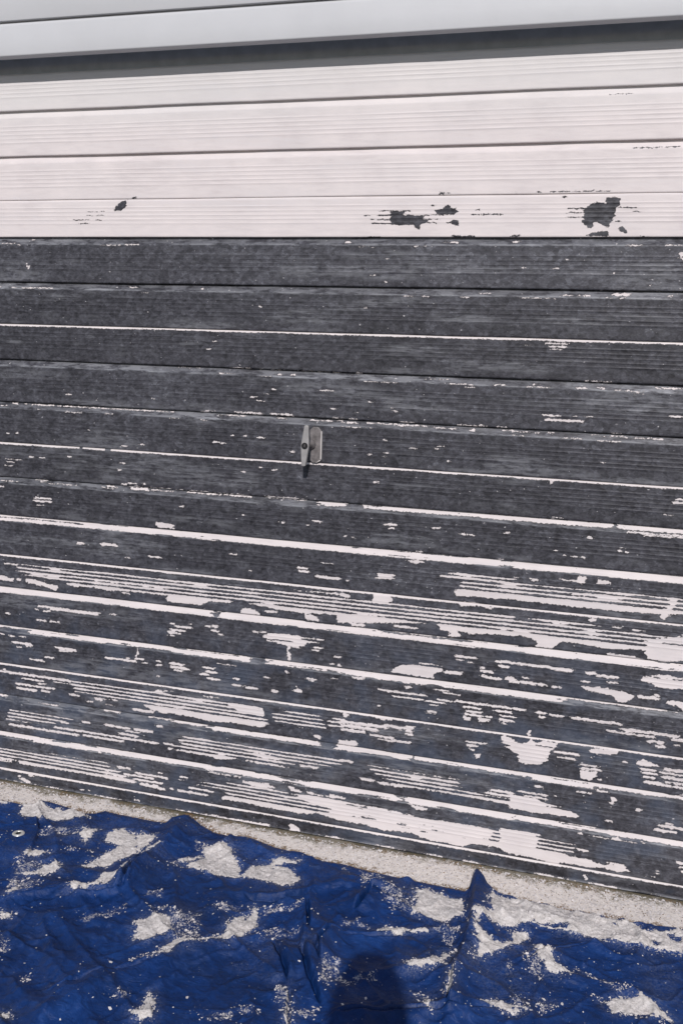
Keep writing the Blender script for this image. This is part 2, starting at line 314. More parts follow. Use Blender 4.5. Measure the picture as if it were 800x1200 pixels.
# survey of the paint left on the door: readings off the photograph, tile by tile, turned into metres on the door plane
SURVEY = """
T 0 570
s 165 52 245 10;s 165 66 245 12;s 178 86 208 6;s 500 0 545 8;s 615 10 690 14
p 725,175 740,168 800,178 800,200 738,192
s 360 265 396 12;s 478 270 548 14;s 590 333 612 6;s 698 328 755 7;s 22 360 80 8
p 78,362 200,370 320,385 560,398 640,415 800,430 800,515 700,502 600,492 500,488 420,472 350,470 300,452 200,440 120,420 85,410
q 118,430 165,430 200,450 280,468 262,490 225,475 165,458 120,450
q 0,415 20,412 35,428 70,430 62,448 20,440 0,438
s 82 435 96 14;s 575 500 607 7;s 780 522 800 10;s 180 562 470 10;s 205 584 235 7;s 172 577 184 8
T 200 570
s 45 95 60 8;s 338 133 352 6;s 515 168 532 10;s 675 163 705 10;s 640 180 650 5
s 275 316 308 8;s 592 380 646 10;s 598 396 650 10;s 685 422 785 14;s 710 358 765 4;s 360 393 372 6
p 0,435 100,440 320,465 480,480 640,490 800,500 800,600 640,595 500,578 420,560 320,540 280,540 190,535 150,552 0,540
q 325,580 350,570 390,575 415,590 415,604 330,604
s 450 588 470 10
T 400 570
s 208 178 252 12;s 222 195 244 6;s 430 195 458 8;s 560 224 582 8;s 603 227 620 8;s 770 218 786 8;s 10 232 22 10;s 50 240 62 6;s 125 241 134 6;s 736 341 750 10;s 355 305 380 8
q 300,345 380,350 385,360 340,362
q 165,402 248,402 248,415 240,425 245,435 200,445 155,432
s 15 440 32 10
p 455,408 530,402 650,408 750,425 800,425 800,525 700,525 600,515 525,510 530,490 550,470 540,452 560,445 460,430
q 0,500 40,505 40,525 0,520
q 148,500 235,510 240,540 180,555 150,540
p 0,530 150,538 260,540 390,562 500,572 800,595 800,640 0,640
q 550,540 640,545 720,570 700,575 640,560 550,560
T 600 570
s 350 238 362 12;s 366 240 376 12;s 502 305 510 10;s 505 288 520 5;s 195 300 210 6;s 245 322 255 6;s 285 328 305 8;s 325 332 342 8;s 705 134 718 6;s 732 137 744 6;s 535 310 542 8
q 745,60 800,55 800,88 750,85
s 190 146 230 6;s 540 214 800 7;s 610 228 800 6;s 95 437 112 14;s 5 425 30 5;s 75 430 90 4
q 220,430 300,440 310,422 350,422 345,460 240,445
q 395,432 430,440 460,450 465,465 440,462 370,465 395,450
p 0,442 100,452 260,470 380,482 470,478 600,505 720,515 745,512 800,530 800,600 690,600 600,592 500,586 320,568 150,548 0,528
q 270,490 430,500 520,540 480,545 380,540 260,520
T 0 700
s 180 40 320 10;s 240 55 460 10;s 205 62 235 7;s 30 74 46 10;s 175 106 212 10;s 238 112 285 12;s 515 78 545 7
q 785,155 800,150 800,185 785,180
s 0 170 20 8;s 45 180 70 8;s 95 183 115 7
s 65 210 148 12;s 120 224 148 16;s 85 232 105 8
q 250,230 290,228 360,242 355,255 300,258 285,260
s 145 290 205 12;s 215 280 252 10;s 500 282 640 12
L 12 645,240 648,262 635,290
s 595 285 610 6;s 640 287 672 10;s 672 306 690 8;s 738 298 755 8;s 735 315 760 10;s 738 368 752 8
s 0 345 330 14
q 20,335 40,335 45,350 20,350
s 110 380 200 9;s 80 405 255 10;s 80 425 170 14;s 185 405 212 10;s 195 438 228 12
p 245,392 330,388 500,405 640,425 800,440 800,525 720,515 660,500 500,478 400,455 350,445 340,425 330,410 250,402
q 440,465 500,475 480,488 445,482
s 410 488 435 8;s 325 455 375 12
q 665,498 760,510 800,520 800,535 720,530
s 628 525 715 14;s 720 525 785 10;s 500 502 545 5;s 530 480 550 12;s 0 458 28 12;s 185 497 270 5;s 490 530 562 8
T 0 830
p 45,5 150,18 350,50 345,60 262,68 265,80 150,70 30,58 25,40 35,30 30,20
s 45 75 370 13;s 255 88 740 12;s 390 126 580 12;s 285 65 318 7
s 390 64 418 12;s 495 78 610 12;s 590 105 655 10;s 560 118 650 13;s 632 98 715 14;s 738 82 756 14
s 770 165 800 10;s 790 188 800 10;s 700 40 800 12;s 485 10 560 10;s 625 3 715 12;s 750 15 790 14
p 0,180 120,195 250,215 420,240 470,240 520,262 515,272 570,290 570,305 610,320 640,345 630,352 540,335 470,322 380,305 250,285 95,262 90,250 0,235
s 0 243 50 10
s 555 275 610 12;s 585 308 720 12;s 640 303 785 12;s 625 330 760 10;s 660 355 740 18;s 745 376 775 14;s 745 303 758 8;s 495 312 545 8
q 130,310 170,312 160,322 140,320
s 88 318 100 14
q 110,325 140,340 145,352 125,350 80,325
s 375 380 395 6;s 415 385 425 6;s 630 428 655 8
T 200 700
s 0 122 20 8;s 20 135 95 10;s 0 150 65 12;s 0 165 45 10;s 0 178 15 8;s 85 125 98 8
s 170 135 188 10;s 203 136 218 14;s 197 155 220 10;s 225 172 243 10;s 385 160 412 10;s 428 162 450 10
q 425,183 475,165 560,175 600,180 640,190 720,198 710,212 640,218 600,243 560,232 500,215 450,205
L 14 552,225 550,250 560,290
s 660 247 692 8;s 675 235 705 8;s 768 278 795 10;s 752 312 765 10;s 785 318 798 12
q 330,76 345,52 390,55 400,70 410,82
s 420 35 440 14;s 450 65 500 10
q 625,75 660,80 695,100 690,112 635,105
p 430,-20 800,-10 800,88 700,75 600,65 500,50 440,35
s 0 15 150 14;s 195 12 280 14
s 0 308 60 14;s 5 325 75 14;s 15 340 52 10;s 155 328 205 12;s 165 347 215 12;s 145 358 178 12;s 178 380 230 12;s 220 310 315 5;s 297 380 318 10;s 290 410 345 10;s 360 423 405 12;s 475 438 497 14;s 580 435 612 16;s 582 418 592 6
q 538,342 565,355 555,362 542,358
s 635 380 678 10;s 650 388 670 8;s 748 380 780 5;s 445 375 452 12
p 0,452 110,458 200,465 300,488 400,505 432,520 440,560 465,592 420,612 400,605 300,590 180,580 100,560 0,540
q 250,492 330,500 430,525 440,550 330,545
p 475,540 540,530 640,545 710,560 720,590 735,600 725,625 640,615 560,600 500,585 470,570
T 200 830
p 0,-55 100,-50 300,-20 430,0 440,40 455,55 420,70 380,65 340,75 300,65 180,45 100,30 0,10
p 480,15 600,10 700,35 710,60 715,105 640,95 560,85 500,65 470,50
p 725,60 760,40 800,40 800,100 740,90
s 680 135 692 20
p 45,128 130,130 250,155 400,180 640,215 800,240 800,262 750,275 600,262 560,280 470,270 400,258 330,240 230,240 180,225 0,190 0,170 50,165 30,155
q 340,190 480,215 520,245 400,235
s 610 268 685 12
s 45 320 75 8;s 0 378 12 12;s 38 385 170 12;s 85 372 200 10;s 42 335 52 6
p 120,345 200,345 325,350 520,385 560,400 700,405 800,420 800,525 740,512 680,490 640,498 560,485 450,465 330,440 230,425 260,405 250,385 120,360
q 325,350 345,340 450,352 520,380 500,392 400,375
q 560,410 620,405 640,390 700,405 800,418 800,500 740,480 640,440
s 180 300 330 8;s 165 288 200 8
q 545,365 565,365 620,395 610,405 570,390
s 190 500 220 6
q 355,528 460,545 465,555 380,545
q 555,545 575,545 620,580 560,575
T 400 700
p 0,5 150,12 260,20 390,42 500,55 800,85 800,182 700,172 600,170 450,130 400,108 300,82 200,72 180,82 80,92 0,85
q 270,40 330,45 360,70 320,85 290,70
q 455,125 560,135 545,160 560,185 500,185 510,160 460,150
s 150 98 190 8;s 255 105 300 8;s 248 133 350 12
q 40,115 110,125 108,138 45,132
s 535 275 632 12;s 540 292 565 5;s 592 305 615 5;s 725 298 800 12;s 740 322 785 12;s 650 345 698 12
q 650,362 750,378 750,390 700,385 655,375
s 768 380 800 16;s 650 330 665 10;s 490 350 560 18
q 265,320 340,310 400,308 475,322 475,345 440,355 425,380 380,375 330,365 260,356 225,352
s 55 375 100 12;s 155 375 255 14
q 285,378 380,388 410,400 390,410 290,400
s 430 430 500 8;s 300 420 320 14;s 475 447 560 6
s 175 432 400 9;s 240 462 380 8;s 395 485 485 8;s 455 480 520 8;s 535 485 800 11;s 575 512 655 10;s 585 530 650 8;s 580 545 700 8;s 570 562 595 14
q 635,560 700,575 650,585
s 730 530 780 10;s 740 552 800 8;s 745 570 790 10;s 170 506 184 8;s 400 540 440 6;s 418 503 455 6
q 5,540 30,540 35,565 10,570
T 400 830
s 405 12 440 8;s 580 12 650 10;s 585 28 650 8;s 575 45 598 14
q 635,40 700,50 690,60 655,65
s 735 12 790 10;s 740 52 800 10;s 750 70 775 8
q 90,20 240,45 235,55 190,55
s 0 62 210 16;s 0 80 170 15;s 0 98 110 14;s 200 80 330 14;s 135 125 240 12;s 175 145 240 8;s 240 150 325 12;s 305 85 335 12;s 305 105 330 10;s 305 120 330 10;s 260 100 285 6
q 0,148 60,155 85,172 60,178 0,170
s 585 155 680 7;s 590 172 630 12;s 600 192 625 8
q 615,215 650,212 650,230 635,240
s 0 245 48 14
p 115,262 250,285 400,310 570,335 570,345 560,355 565,372 520,372 680,405 800,430 800,458 700,435 500,400 300,370 235,358 240,345 135,320 145,305 130,290
q 300,310 400,320 400,345 330,335
s 95 332 155 14;s 175 350 220 14;s 235 358 285 14
s 700 383 800 12;s 680 396 800 12
q 315,450 400,468 395,480 350,478
T 600 830
s 115 18 158 10;s 125 38 152 10;s 175 30 238 8;s 275 44 510 13;s 515 98 780 13;s 450 106 665 11;s 745 145 800 14;s 645 155 712 14;s 680 178 706 14;s 750 172 785 7
L 14 85,108 75,130
q -50,122 0,135 40,165 65,163 85,138 110,165 150,150 210,165 215,190 180,200 175,225 165,245 130,265 60,262 20,250 25,230 0,190 -50,175
s 200 204 315 12;s 220 230 292 10
q 360,205 375,190 500,195 490,215 420,222 370,215
s 315 262 400 9;s 320 280 415 12
q 318,290 395,300 385,325 355,340 320,325
s 515 250 540 10;s 365 230 378 8;s 405 335 418 8
q 580,245 620,240 680,268 690,275 620,275 580,262
s 605 285 665 12;s 605 300 680 10;s 610 320 665 12;s 712 285 800 14;s 690 300 800 10;s 705 322 800 14;s 720 345 800 10;s 625 345 700 16;s 700 360 800 12
q 765,410 800,395 800,415
s 25 388 160 10;s 110 365 145 12;s 55 410 165 10
q 0,395 60,410 160,440 250,470 315,505 300,512 220,505 170,495 100,490 0,465
s 300 390 375 8;s 390 385 440 10
q 315,425 350,438 345,445 320,438
q 460,412 480,420 500,440 480,445 455,465 450,440
s 578 475 598 14;s 443 527 460 10;s 195 410 205 8
s 720 540 750 10;s 690 550 800 12
q 660,560 780,580 770,590 660,575
T 400 930
q -60,0 0,10 30,40 100,55 160,60 300,95 400,115 600,150 700,165 700,230 620,235 560,250 480,230 430,225 370,205 330,185 270,178 200,175 100,145 0,125 -60,110
n 90 110 155 8;n 275 140 300 5;n 370 177 402 10;n 560 208 575 6;n 280 158 310 4;n 75 70 95 6
p 600,150 800,180 800,265 600,235
T 600 930
q -60,150 0,165 100,180 140,200 100,290 0,280 -60,260
p 0,170 140,200 300,238 300,245 290,280 240,290 370,310 380,320 430,335 520,335 545,365 490,368 430,350 350,345 240,325 200,335 130,310 0,280
s 310 262 350 12;s 445 325 520 10
s 310 185 325 12;s 475 210 492 14;s 605 230 615 8;s 380 200 590 5
L 16 340,385 345,400
q 160,385 220,395 300,410 290,418 160,395
s 430 432 485 10;s 460 442 480 12;s 775 325 800 12;s 780 345 800 10;s 790 365 800 8;s 670 375 684 8;s 670 362 680 6;s 625 388 640 4;s 650 390 662 4
T 600 700
s 0 308 200 13;s 200 335 275 18;s 360 355 388 16;s 400 365 485 14;s 330 393 360 10;s 448 395 492 8;s 50 376 78 9;s 190 418 228 10
q 0,388 60,392 160,408 160,418 100,412 0,398
q 318,408 345,415 450,425 520,440 580,465 540,485 525,498 480,480 470,460 360,438 340,430
s 598 465 680 14;s 665 458 688 12
q 590,385 620,370 680,362 740,365 760,375 800,380 800,432 740,430 670,418 650,405
q 715,495 735,482 800,492 800,540 770,510
s 0 520 58 12;s 118 540 155 10;s 125 560 150 10;s 175 548 238 8;s 280 565 500 12
q 735,0 780,-5 780,40 740,80 715,115 690,90
p 0,100 100,100 140,95 280,115 350,110 370,95 390,100 380,125 500,160 570,145 650,170 730,185 800,170 800,300 705,305 630,290 620,250 560,245 470,245 400,235 300,215 230,205 190,240 110,235 120,205 40,180 0,178
q 600,200 730,190 800,175 800,285 705,300 635,285 625,250
q 120,190 220,200 190,240 110,235
q 445,262 560,275 615,290 600,300 445,275
s 470 140 500 8
T 0 220
s 10 262 70 5;s 85 268 100 6;s 475 268 565 7;s 590 266 650 7
q 120,360 132,355 145,370 134,382
s 145 243 155 8;s 60 468 250 6;s 0 465 10 6;s 605 465 640 8;s 675 492 690 8
m 598,58 592,85 570,105 545,112 535,105 540,92 558,72
n 618 47 638 7;n 405 114 485 2.6;n 345 152 422 3;n 378 169 422 4;n 405 132 485 2.6;n 450 152 478 3
T 400 215
s 20 274 35 10;s 480 274 510 6;s 515 275 540 12;s 80 295 155 5;s 345 296 395 5;s 205 352 218 6;s 205 463 218 8;s 290 530 335 6;s 375 530 408 6;s 645 515 690 6;s 565 533 595 6;s 105 582 115 6;s 135 430 155 6
m 230,130 300,130 295,148 385,150 375,168 405,170 400,185 370,190 365,215 345,208 340,195 250,195 230,192 225,165 232,150
n 180 130 320 4;n 170 150 240 4;n 140 170 240 4;n 140 188 230 5;n 400 184 440 5;n 380 168 460 3;n 380 148 520 3
m 435,128 480,115 505,97 520,118 540,115 548,130 535,145 445,145
m 520,168 550,175 545,198 525,198 515,188 490,186
n 465 47 505 9;n 422 104 438 6;n 112 150 130 5;n 515 247 625 7;n 105 252 180 4;n 610 146 760 4;n 630 124 645 4
T 600 215
s 0 273 35 10;s 525 290 605 6;s 720 288 790 6
q 778,325 800,325 800,360 775,350
s 45 395 54 7;s 200 397 212 7;s 640 477 650 8;s 475 520 545 16;s 225 525 280 6;s 312 525 365 6;s 445 535 470 6;s 40 538 200 5;s 500 537 520 6;s 730 527 750 6;s 470 420 478 8;s 255 358 262 8
m 385,90 400,82 435,95 440,70 470,62 500,72 508,100 485,120 475,160 455,180 450,210 420,195 400,182 380,185 370,210 350,208 325,182 335,160 340,120
m 340,245 400,225 445,222 455,248
m 495,210 520,200 540,235 520,238
n 260 117 340 4;n 255 136 340 5;n 255 158 340 4;n 500 113 580 4;n 570 132 610 4;n 480 178 520 4;n 180 38 455 5;n 235 62 262 8;n 0 43 15 5;n 110 41 130 5;n 0 246 40 6;n 600 246 630 5
T 600 100
n 570 292 780 4;n 450 42 560 2
T 0 450
s 60 90 80 10;s 108 92 118 8;s 140 95 250 7;s 265 102 790 6;s 0 100 35 5;s 175 120 188 6;s 310 130 380 5;s 490 138 530 5;s 310 48 342 6;s 715 70 728 6;s 35 230 44 8;s 77 230 88 9;s 412 217 420 8;s 658 283 680 8;s 570 290 600 8;s 140 340 158 9;s 190 345 212 9;s 30 350 100 4;s 30 363 70 5;s 30 380 60 5;s 322 340 332 10;s 560 370 580 6;s 558 403 568 9;s 165 447 222 8;s 195 458 215 6;s 235 465 360 4;s 0 452 80 4;s 475 485 545 5;s 500 478 545 5;s 600 465 642 8;s 572 470 590 14;s 672 468 684 10;s 610 480 690 6;s 615 492 690 6;s 700 485 800 5;s 710 497 800 6;s 0 480 15 10
T 200 450
s 305 132 430 10;s 470 140 570 10;s 140 168 172 8;s 0 132 15 8;s 0 160 40 5;s 150 130 180 8;s 170 125 210 5;s 220 143 350 4;s 500 160 545 6;s 655 170 755 6;s 765 158 800 6;s 780 172 800 5;s 205 272 225 10;s 240 277 258 7;s 410 250 435 8;s 340 243 352 7;s 285 240 295 6;s 480 24 492 8;s 375 60 398 9;s 405 78 440 5;s 700 30 770 5;s 750 116 785 6;s 438 46 455 4;s 412 392 422 8;s 478 404 492 10;s 335 410 350 6;s 565 317 578 8;s 0 493 180 5;s 80 508 215 8;s 225 517 372 9;s 210 510 360 6;s 450 528 590 12;s 595 543 632 12;s 690 555 800 12;s 50 575 62 8
T 400 430
s 0 260 70 6;s 115 263 390 7;s 262 276 285 8;s 395 280 420 6;s 430 285 545 5;s 600 296 620 12;s 540 270 690 6;s 735 280 780 6;s 750 298 800 7;s 0 280 150 4;s 40 243 75 5;s 265 257 345 5;s 130 165 145 9;s 238 208 260 8;s 235 192 248 5;s 60 215 75 6;s 200 345 210 8;s 440 383 455 8;s 125 410 138 8;s 200 402 214 8;s 198 422 208 8;s 325 380 345 6;s 492 442 503 8;s 445 371 478 4;s 155 540 172 9;s 100 68 270 4;s 710 83 738 8;s 745 84 768 8;s 75 28 85 12;s 580 94 620 4;s 500 78 620 5;s 395 55 500 3
T 600 430
s 65 92 185 6;s 100 82 113 10;s 300 98 345 9;s 413 98 425 14;s 345 67 470 5;s 670 98 800 7;s 480 110 610 5;s 580 125 610 5;s 140 225 215 10;s 345 232 372 6;s 155 247 335 12;s 275 230 310 4;s 738 232 800 9;s 0 302 85 6;s 110 308 128 8;s 165 310 190 6;s 370 320 405 5;s 425 325 440 5;s 460 325 510 6;s 515 330 545 6;s 555 333 620 6;s 630 335 645 8;s 658 337 705 8;s 0 320 50 4;s 225 332 330 5;s 390 345 510 5;s 465 310 510 4;s 425 450 432 8;s 178 542 186 12;s 680 570 720 4
T 200 300
s 145 152 156 7;s 415 238 427 9;s 202 400 212 8;s 178 436 192 10;s 497 556 515 9;s 562 557 578 9;s 35 520 130 4;s 280 523 375 5;s 465 533 530 4;s 590 538 790 5;s 410 530 425 5;s 225 550 295 5;s 415 563 475 4;s 695 183 708 8
T 400 270
q 630,-4 640,-4 640,4 630,4
T 600 370
s 150 130 260 9;s 170 145 250 8;s 60 138 100 4;s 180 158 235 5
"""
TARP = """
Z 0 910 5
p 140,165 250,170 300,185 460,215 500,230 520,245 480,255 370,250 230,250 150,245 125,215
p 0,150 40,155 60,155 30,170 0,165
p 490,310 580,318 545,350 510,385 475,360
p 630,345 720,310 800,350 800,450 720,490 620,530 550,540 480,525 600,470 700,405 620,380
p 150,450 200,438 300,455 230,465 170,475 145,475
p 250,520 355,520 330,560 250,580 230,550
k 230,310 440,300 460,340 240,345
k 100,480 240,500 250,590 80,580
k 400,420 450,420 450,445 400,445
k 520,420 560,420 560,450 520,450
Z 160 910 5
p 0,345 110,360 115,385 60,425 0,460
p 50,460 130,430 110,455 60,470
p 400,415 520,405 550,420 560,470 595,510 605,560 600,600 480,580 320,545 300,530 390,490 400,470
p 220,520 300,490 380,470 390,480 300,515 250,525
p 620,580 720,525 800,510 800,600 630,600
k 190,510 260,500 260,555 230,560
k 340,370 410,390 400,420 350,430
Z 320 940 5
p 0,345 60,345 150,350 130,360 0,370
p 0,370 40,380 110,400 155,450 150,465 60,495 0,480
k 520,420 630,430 600,500 530,520
k 630,540 760,520 800,600 650,600
k 400,380 440,370 430,410 415,410
Z 200 1020 4
p 105,0 330,0 320,25 290,45 200,30
p 335,45 370,15 380,0 560,0 600,40 560,72 450,60
p 0,340 60,345 70,380 110,380 200,320 260,300 265,260 340,210 350,230 390,180 410,210 400,260 340,310 270,350 200,355 100,385 30,400 0,390
k 0,200 140,220 140,330 0,330
k 210,170 330,170 320,200 200,200
k 430,180 620,180 600,200 430,205
k 430,340 440,290 620,290 600,310 450,330
k 500,570 550,560 550,640 490,640
k 700,450 800,430 800,540 700,580
p 545,590 555,720 540,760 535,720
k 320,650 400,670 410,690 330,670
k 550,680 680,660 680,700 550,700
k 150,680 300,660 280,710 170,710
Z 0 1020 4
p 100,15 200,0 260,0 190,25 110,25
k 60,30 200,60 130,110 30,110
p 25,125 80,95 95,110 40,130
p 410,100 430,70 500,28 530,40 545,60 520,95 420,105
p 320,95 415,98 410,110 340,125
p 530,60 600,0 590,15 560,60
p 640,235 720,215 800,225 800,300 730,300 690,335 625,325 640,290
p 760,370 800,345 800,390 770,385
k 610,430 800,390 800,430 620,450
p 750,405 800,395 800,420
p 710,590 725,640 715,700 650,705 620,680 660,660
k 380,230 590,170 590,200 400,250
k 680,110 760,100 760,130 680,130
k 700,170 780,170 780,190 700,190
p 0,670 40,680 45,700 0,705
p 0,195 50,205 30,222 0,222
k 100,500 140,490 140,520 100,530
k 0,330 40,330 40,380 0,380
k 540,590 590,580 590,620 540,620
Z 400 1020 4
k 90,0 200,30 150,100 100,80
p 350,100 390,80 440,110 560,135 570,180 555,230 490,240 420,230 330,205 330,180 360,160
p 165,290 210,265 290,290 400,275 410,290 310,300 250,315 170,300
k 400,280 550,270 520,370 450,300
p 310,460 400,455 470,400 520,380 500,410 470,450 480,465 400,480 310,490
k 0,240 130,270 160,290 0,270
k 0,540 160,500 160,520 20,555
k 230,140 350,130 330,190 240,190
p 515,510 525,510 510,600 495,630 490,600
p 405,600 410,650 410,690 395,680 400,640
k 330,560 410,600 390,650 340,600
p 620,240 700,215 720,230 650,265 630,290 620,265
p 610,290 640,310 700,350 760,360 800,345 800,360 700,400 610,435 650,380 625,330
p 700,150 760,150 800,160 800,275 740,260 700,235 740,200
p 670,625 720,620 800,640 800,675 720,655 660,640
k 680,150 720,150 700,190 670,190
k 770,440 800,440 800,500 770,500
Z 600 1020 4
p -100,120 0,150 100,170 200,180 300,205 400,225 560,260 690,300 800,300 850,310 850,405 800,395 690,380 570,370 430,350 260,310 200,285 90,265 0,275 -100,265
h 390,225 480,262 490,275 400,245
h 590,255 690,270 690,290 640,300 600,290
h 640,330 690,340 690,370 660,365
h 720,310 790,325 780,350 730,330
h 90,262 260,285 250,305 180,330 110,320
h 330,325 540,355 520,362 420,345
p 110,380 160,380 200,450 230,480 300,500 220,510 170,495 110,430
p 430,630 480,610 600,620 680,650 740,700 640,690 530,685 470,670
k 380,600 460,640 420,650
p 0,300 60,300 80,320 30,340 0,345
k 0,560 60,600 60,690 0,690
p 0,640 60,680 0,670
k 120,600 230,640 130,680
k 300,470 540,590 500,600 400,540
k 50,400 130,440 130,520 60,480
k 680,700 740,680 740,720 690,720
"""

# ------------------------------------------------------------------ the ground
X0, X1 = -2.09, 0.346                         # door opening
def apron_height(X, Y):
    return fbm(X * 9, Y * 9, 3) * .0012 + fbm(X * 60, Y * 60, 5, 2) * .0005
def build_ground():
    xs = np.concatenate([np.linspace(-60, -2.4, 14), np.arange(-2.35, .6, .006), np.linspace(.65, 60, 14)])
    ys = np.concatenate([np.linspace(-90, -1.4, 14), np.linspace(-1.3, -.32, 20), np.arange(-.31, .09, .005), np.linspace(.12, 30, 8)])
    X, Y = np.meshgrid(xs, ys)
    near = (np.abs(X) < 3) & (Y > -2)
    Z = np.where(near, apron_height(X, Y), 0.0)
    d = -Y                                     # distance in front of the door
    dust = np.where((d > -.05) & (d < .5), 1.95 - 2.0 * np.clip(.02 - d, 0, 1) * 20, -3) + fbm(X * 14, Y * 30, 8) * .9
    dust = np.where(d > .5, 1.0 - (d - .5) * 3, dust)
    dust = np.where(d < .028, dust - 1.0, dust)
    moss = .95 - np.abs(d - .004) * 21 + fbm(X * 10, Y * 10, 12) * .7 + .5 * noise(X * 70, Y * 70, 13)
    ex, ey = EDGE[:, 0], EDGE[:, 1]
    dist_edge = np.abs(Y - np.interp(X, ex, ey))
    rust = 1.0 - np.abs(dist_edge - .006) * 34 + fbm(X * 8, Y * 8, 21) * 1.0 + .6 * noise(X * 80, Y * 80, 22)
    attrs = {'dust': dust, 'moss': moss, 'rust': rust}
    mesh_obj('driveway', np.stack([X, Y, Z], -1), grid_faces(*X.shape), M_CONC, attrs=attrs, smooth=True, kind='structure')

EDGE_PX = [(-60, 925), (0, 938), (30, 943), (60, 940), (80, 946), (100, 953), (112, 953), (124, 950), (138, 954), (160, 958), (178, 962), (195, 964), (208, 957),
           (215, 954), (222, 955), (235, 966), (250, 975), (270, 980), (288, 980), (300, 984), (320, 992), (350, 1000), (372, 1008), (400, 1012),
           (430, 1020), (460, 1027), (480, 1031), (515, 1038), (545, 1044), (551, 1040), (553, 1019), (557, 1016.5), (563, 1024), (571, 1036), (582, 1046),
           (600, 1053), (625, 1059), (650, 1064), (700, 1075), (750, 1083), (800, 1092), (860, 1106)]
E_ = np.array([on_ground(*q, .004) for q in EDGE_PX])
for i in range(1, len(E_)): E_[i, 0] = max(E_[i, 0], E_[i - 1, 0] + .0015)
E_[:, 1] = np.minimum(E_[:, 1], -.012)
EDGE = np.vstack([[-2.9, E_[0, 1] - .05], E_, [.75, E_[-1, 1] - .03]])
build_ground()

# ------------------------------------------------------------------ the blue tarpaulin
# folds: (height m, width left, width right, points as photo readings)
FOLDS = [
    (.034, .012, .045, [(557, 1019), (556, 1050), (552, 1080), (545, 1105), (533, 1135), (527, 1160), (522, 1205)], 'rise'),
    (.030, .040, .035, [(216, 955), (205, 975), (185, 995), (165, 1015), (150, 1030), (135, 1045)], 'tip'),
    (.018, .030, .008, [(165, 1012), (150, 1032), (135, 1047), (100, 1050), (60, 1048)], ''),
    (.012, .010, .030, [(270, 1048), (300, 1054), (335, 1056), (370, 1044), (400, 1040), (440, 1044), (470, 1052)], ''),
    (.014, .005, .022, [(320, 1105), (328, 1118), (334, 1134), (337, 1152)], ''),
    (.018, .006, .026, [(359, 1062), (358, 1085), (355, 1110), (358, 1134), (366, 1155), (376, 1180)], ''),
    (.014, .008, .030, [(400, 1090), (384, 1093), (374, 1104), (372, 1120), (376, 1135)], ''),
    (.012, .010, .020, [(415, 1066), (430, 1052), (437, 1043), (452, 1044), (462, 1056)], ''),
    (.016, .040, .050, [(-10, 1205), (40, 1192), (90, 1172), (150, 1145), (205, 1122), (290, 1108)], ''),
    (.012, .030, .012, [(200, 1121), (260, 1108), (310, 1098), (345, 1080)], ''),
    (.013, .012, .020, [(0, 1055), (60, 1046), (110, 1044), (132, 1043)], ''),
    (.010, .020, .030, [(25, 1072), (60, 1078), (95, 1095), (130, 1105)], ''),
    (.014, .014, .030, [(400, 1145), (450, 1142), (500, 1136), (535, 1138)], ''),
    (.014, .020, .012, [(380, 1192), (440, 1190), (500, 1188), (540, 1190), (560, 1182), (580, 1180)], ''),
    (.012, .030, .014, [(605, 1128), (640, 1120), (690, 1110), (740, 1100)], ''),
    (.011, .020, .035, [(570, 1080), (600, 1075), (640, 1082), (700, 1096)], ''),
    (.012, .030, .020, [(620, 1110), (640, 1135), (670, 1150), (720, 1160), (800, 1185)], ''),
    (.009, .020, .020, [(60, 985), (110, 978), (160, 972), (200, 990)], ''),
    (.009, .030, .020, [(240, 985), (280, 990), (310, 1000), (350, 1020)], ''),
    (.009, .010, .020, [(88, 1050), (100, 1066), (106, 1076)], ''),
    (.010, .020, .015, [(400, 1100), (450, 1098), (500, 1092), (540, 1088)], ''),
]
# tight pleats where the sheet is pinched: (depth m, half width m, points)
PLEATS = [
    (.016, .0042, [(319, 1103), (327, 1117), (333, 1133), (337, 1152)]),
    (.014, .0030, [(360, 1058), (360, 1075), (361, 1092)]),
    (.018, .0042, [(355, 1110), (354, 1122), (358, 1134), (364, 1152), (376, 1180)]),
    (.014, .0036, [(402, 1091), (386, 1093), (375, 1104), (371, 1120), (375, 1134)]),
    (.015, .0034, [(415, 1068), (424, 1060), (431, 1051), (437, 1044)]),
    (.012, .0045, [(285, 1049), (300, 1055), (330, 1056), (352, 1052), (368, 1044)]),
    (.015, .0048, [(131, 1048), (142, 1043), (150, 1032), (156, 1020), (176, 1005)]),
    (.009, .0050, [(60, 1053), (100, 1049), (131, 1047)]),
    (.010, .0040, [(385, 1191), (440, 1190), (500, 1189), (540, 1191), (558, 1184), (580, 1181)]),
    (.010, .0030, [(339, 1160), (339, 1180), (338, 1205)]),
    (.012, .0040, [(528, 1140), (526, 1160), (521, 1190)]),
    (.007, .0035, [(618, 1036), (640, 1052), (660, 1060)]),
    (.006, .0030, [(605, 1130), (640, 1117), (690, 1108)]),
    (.006, .0030, [(400, 1096), (440, 1099), (480, 1096)]),
    (.006, .0030, [(0, 1052), (40, 1046), (90, 1036)]),
    (.006, .0030, [(55, 1165), (100, 1150), (160, 1135), (205, 1122)]),
]
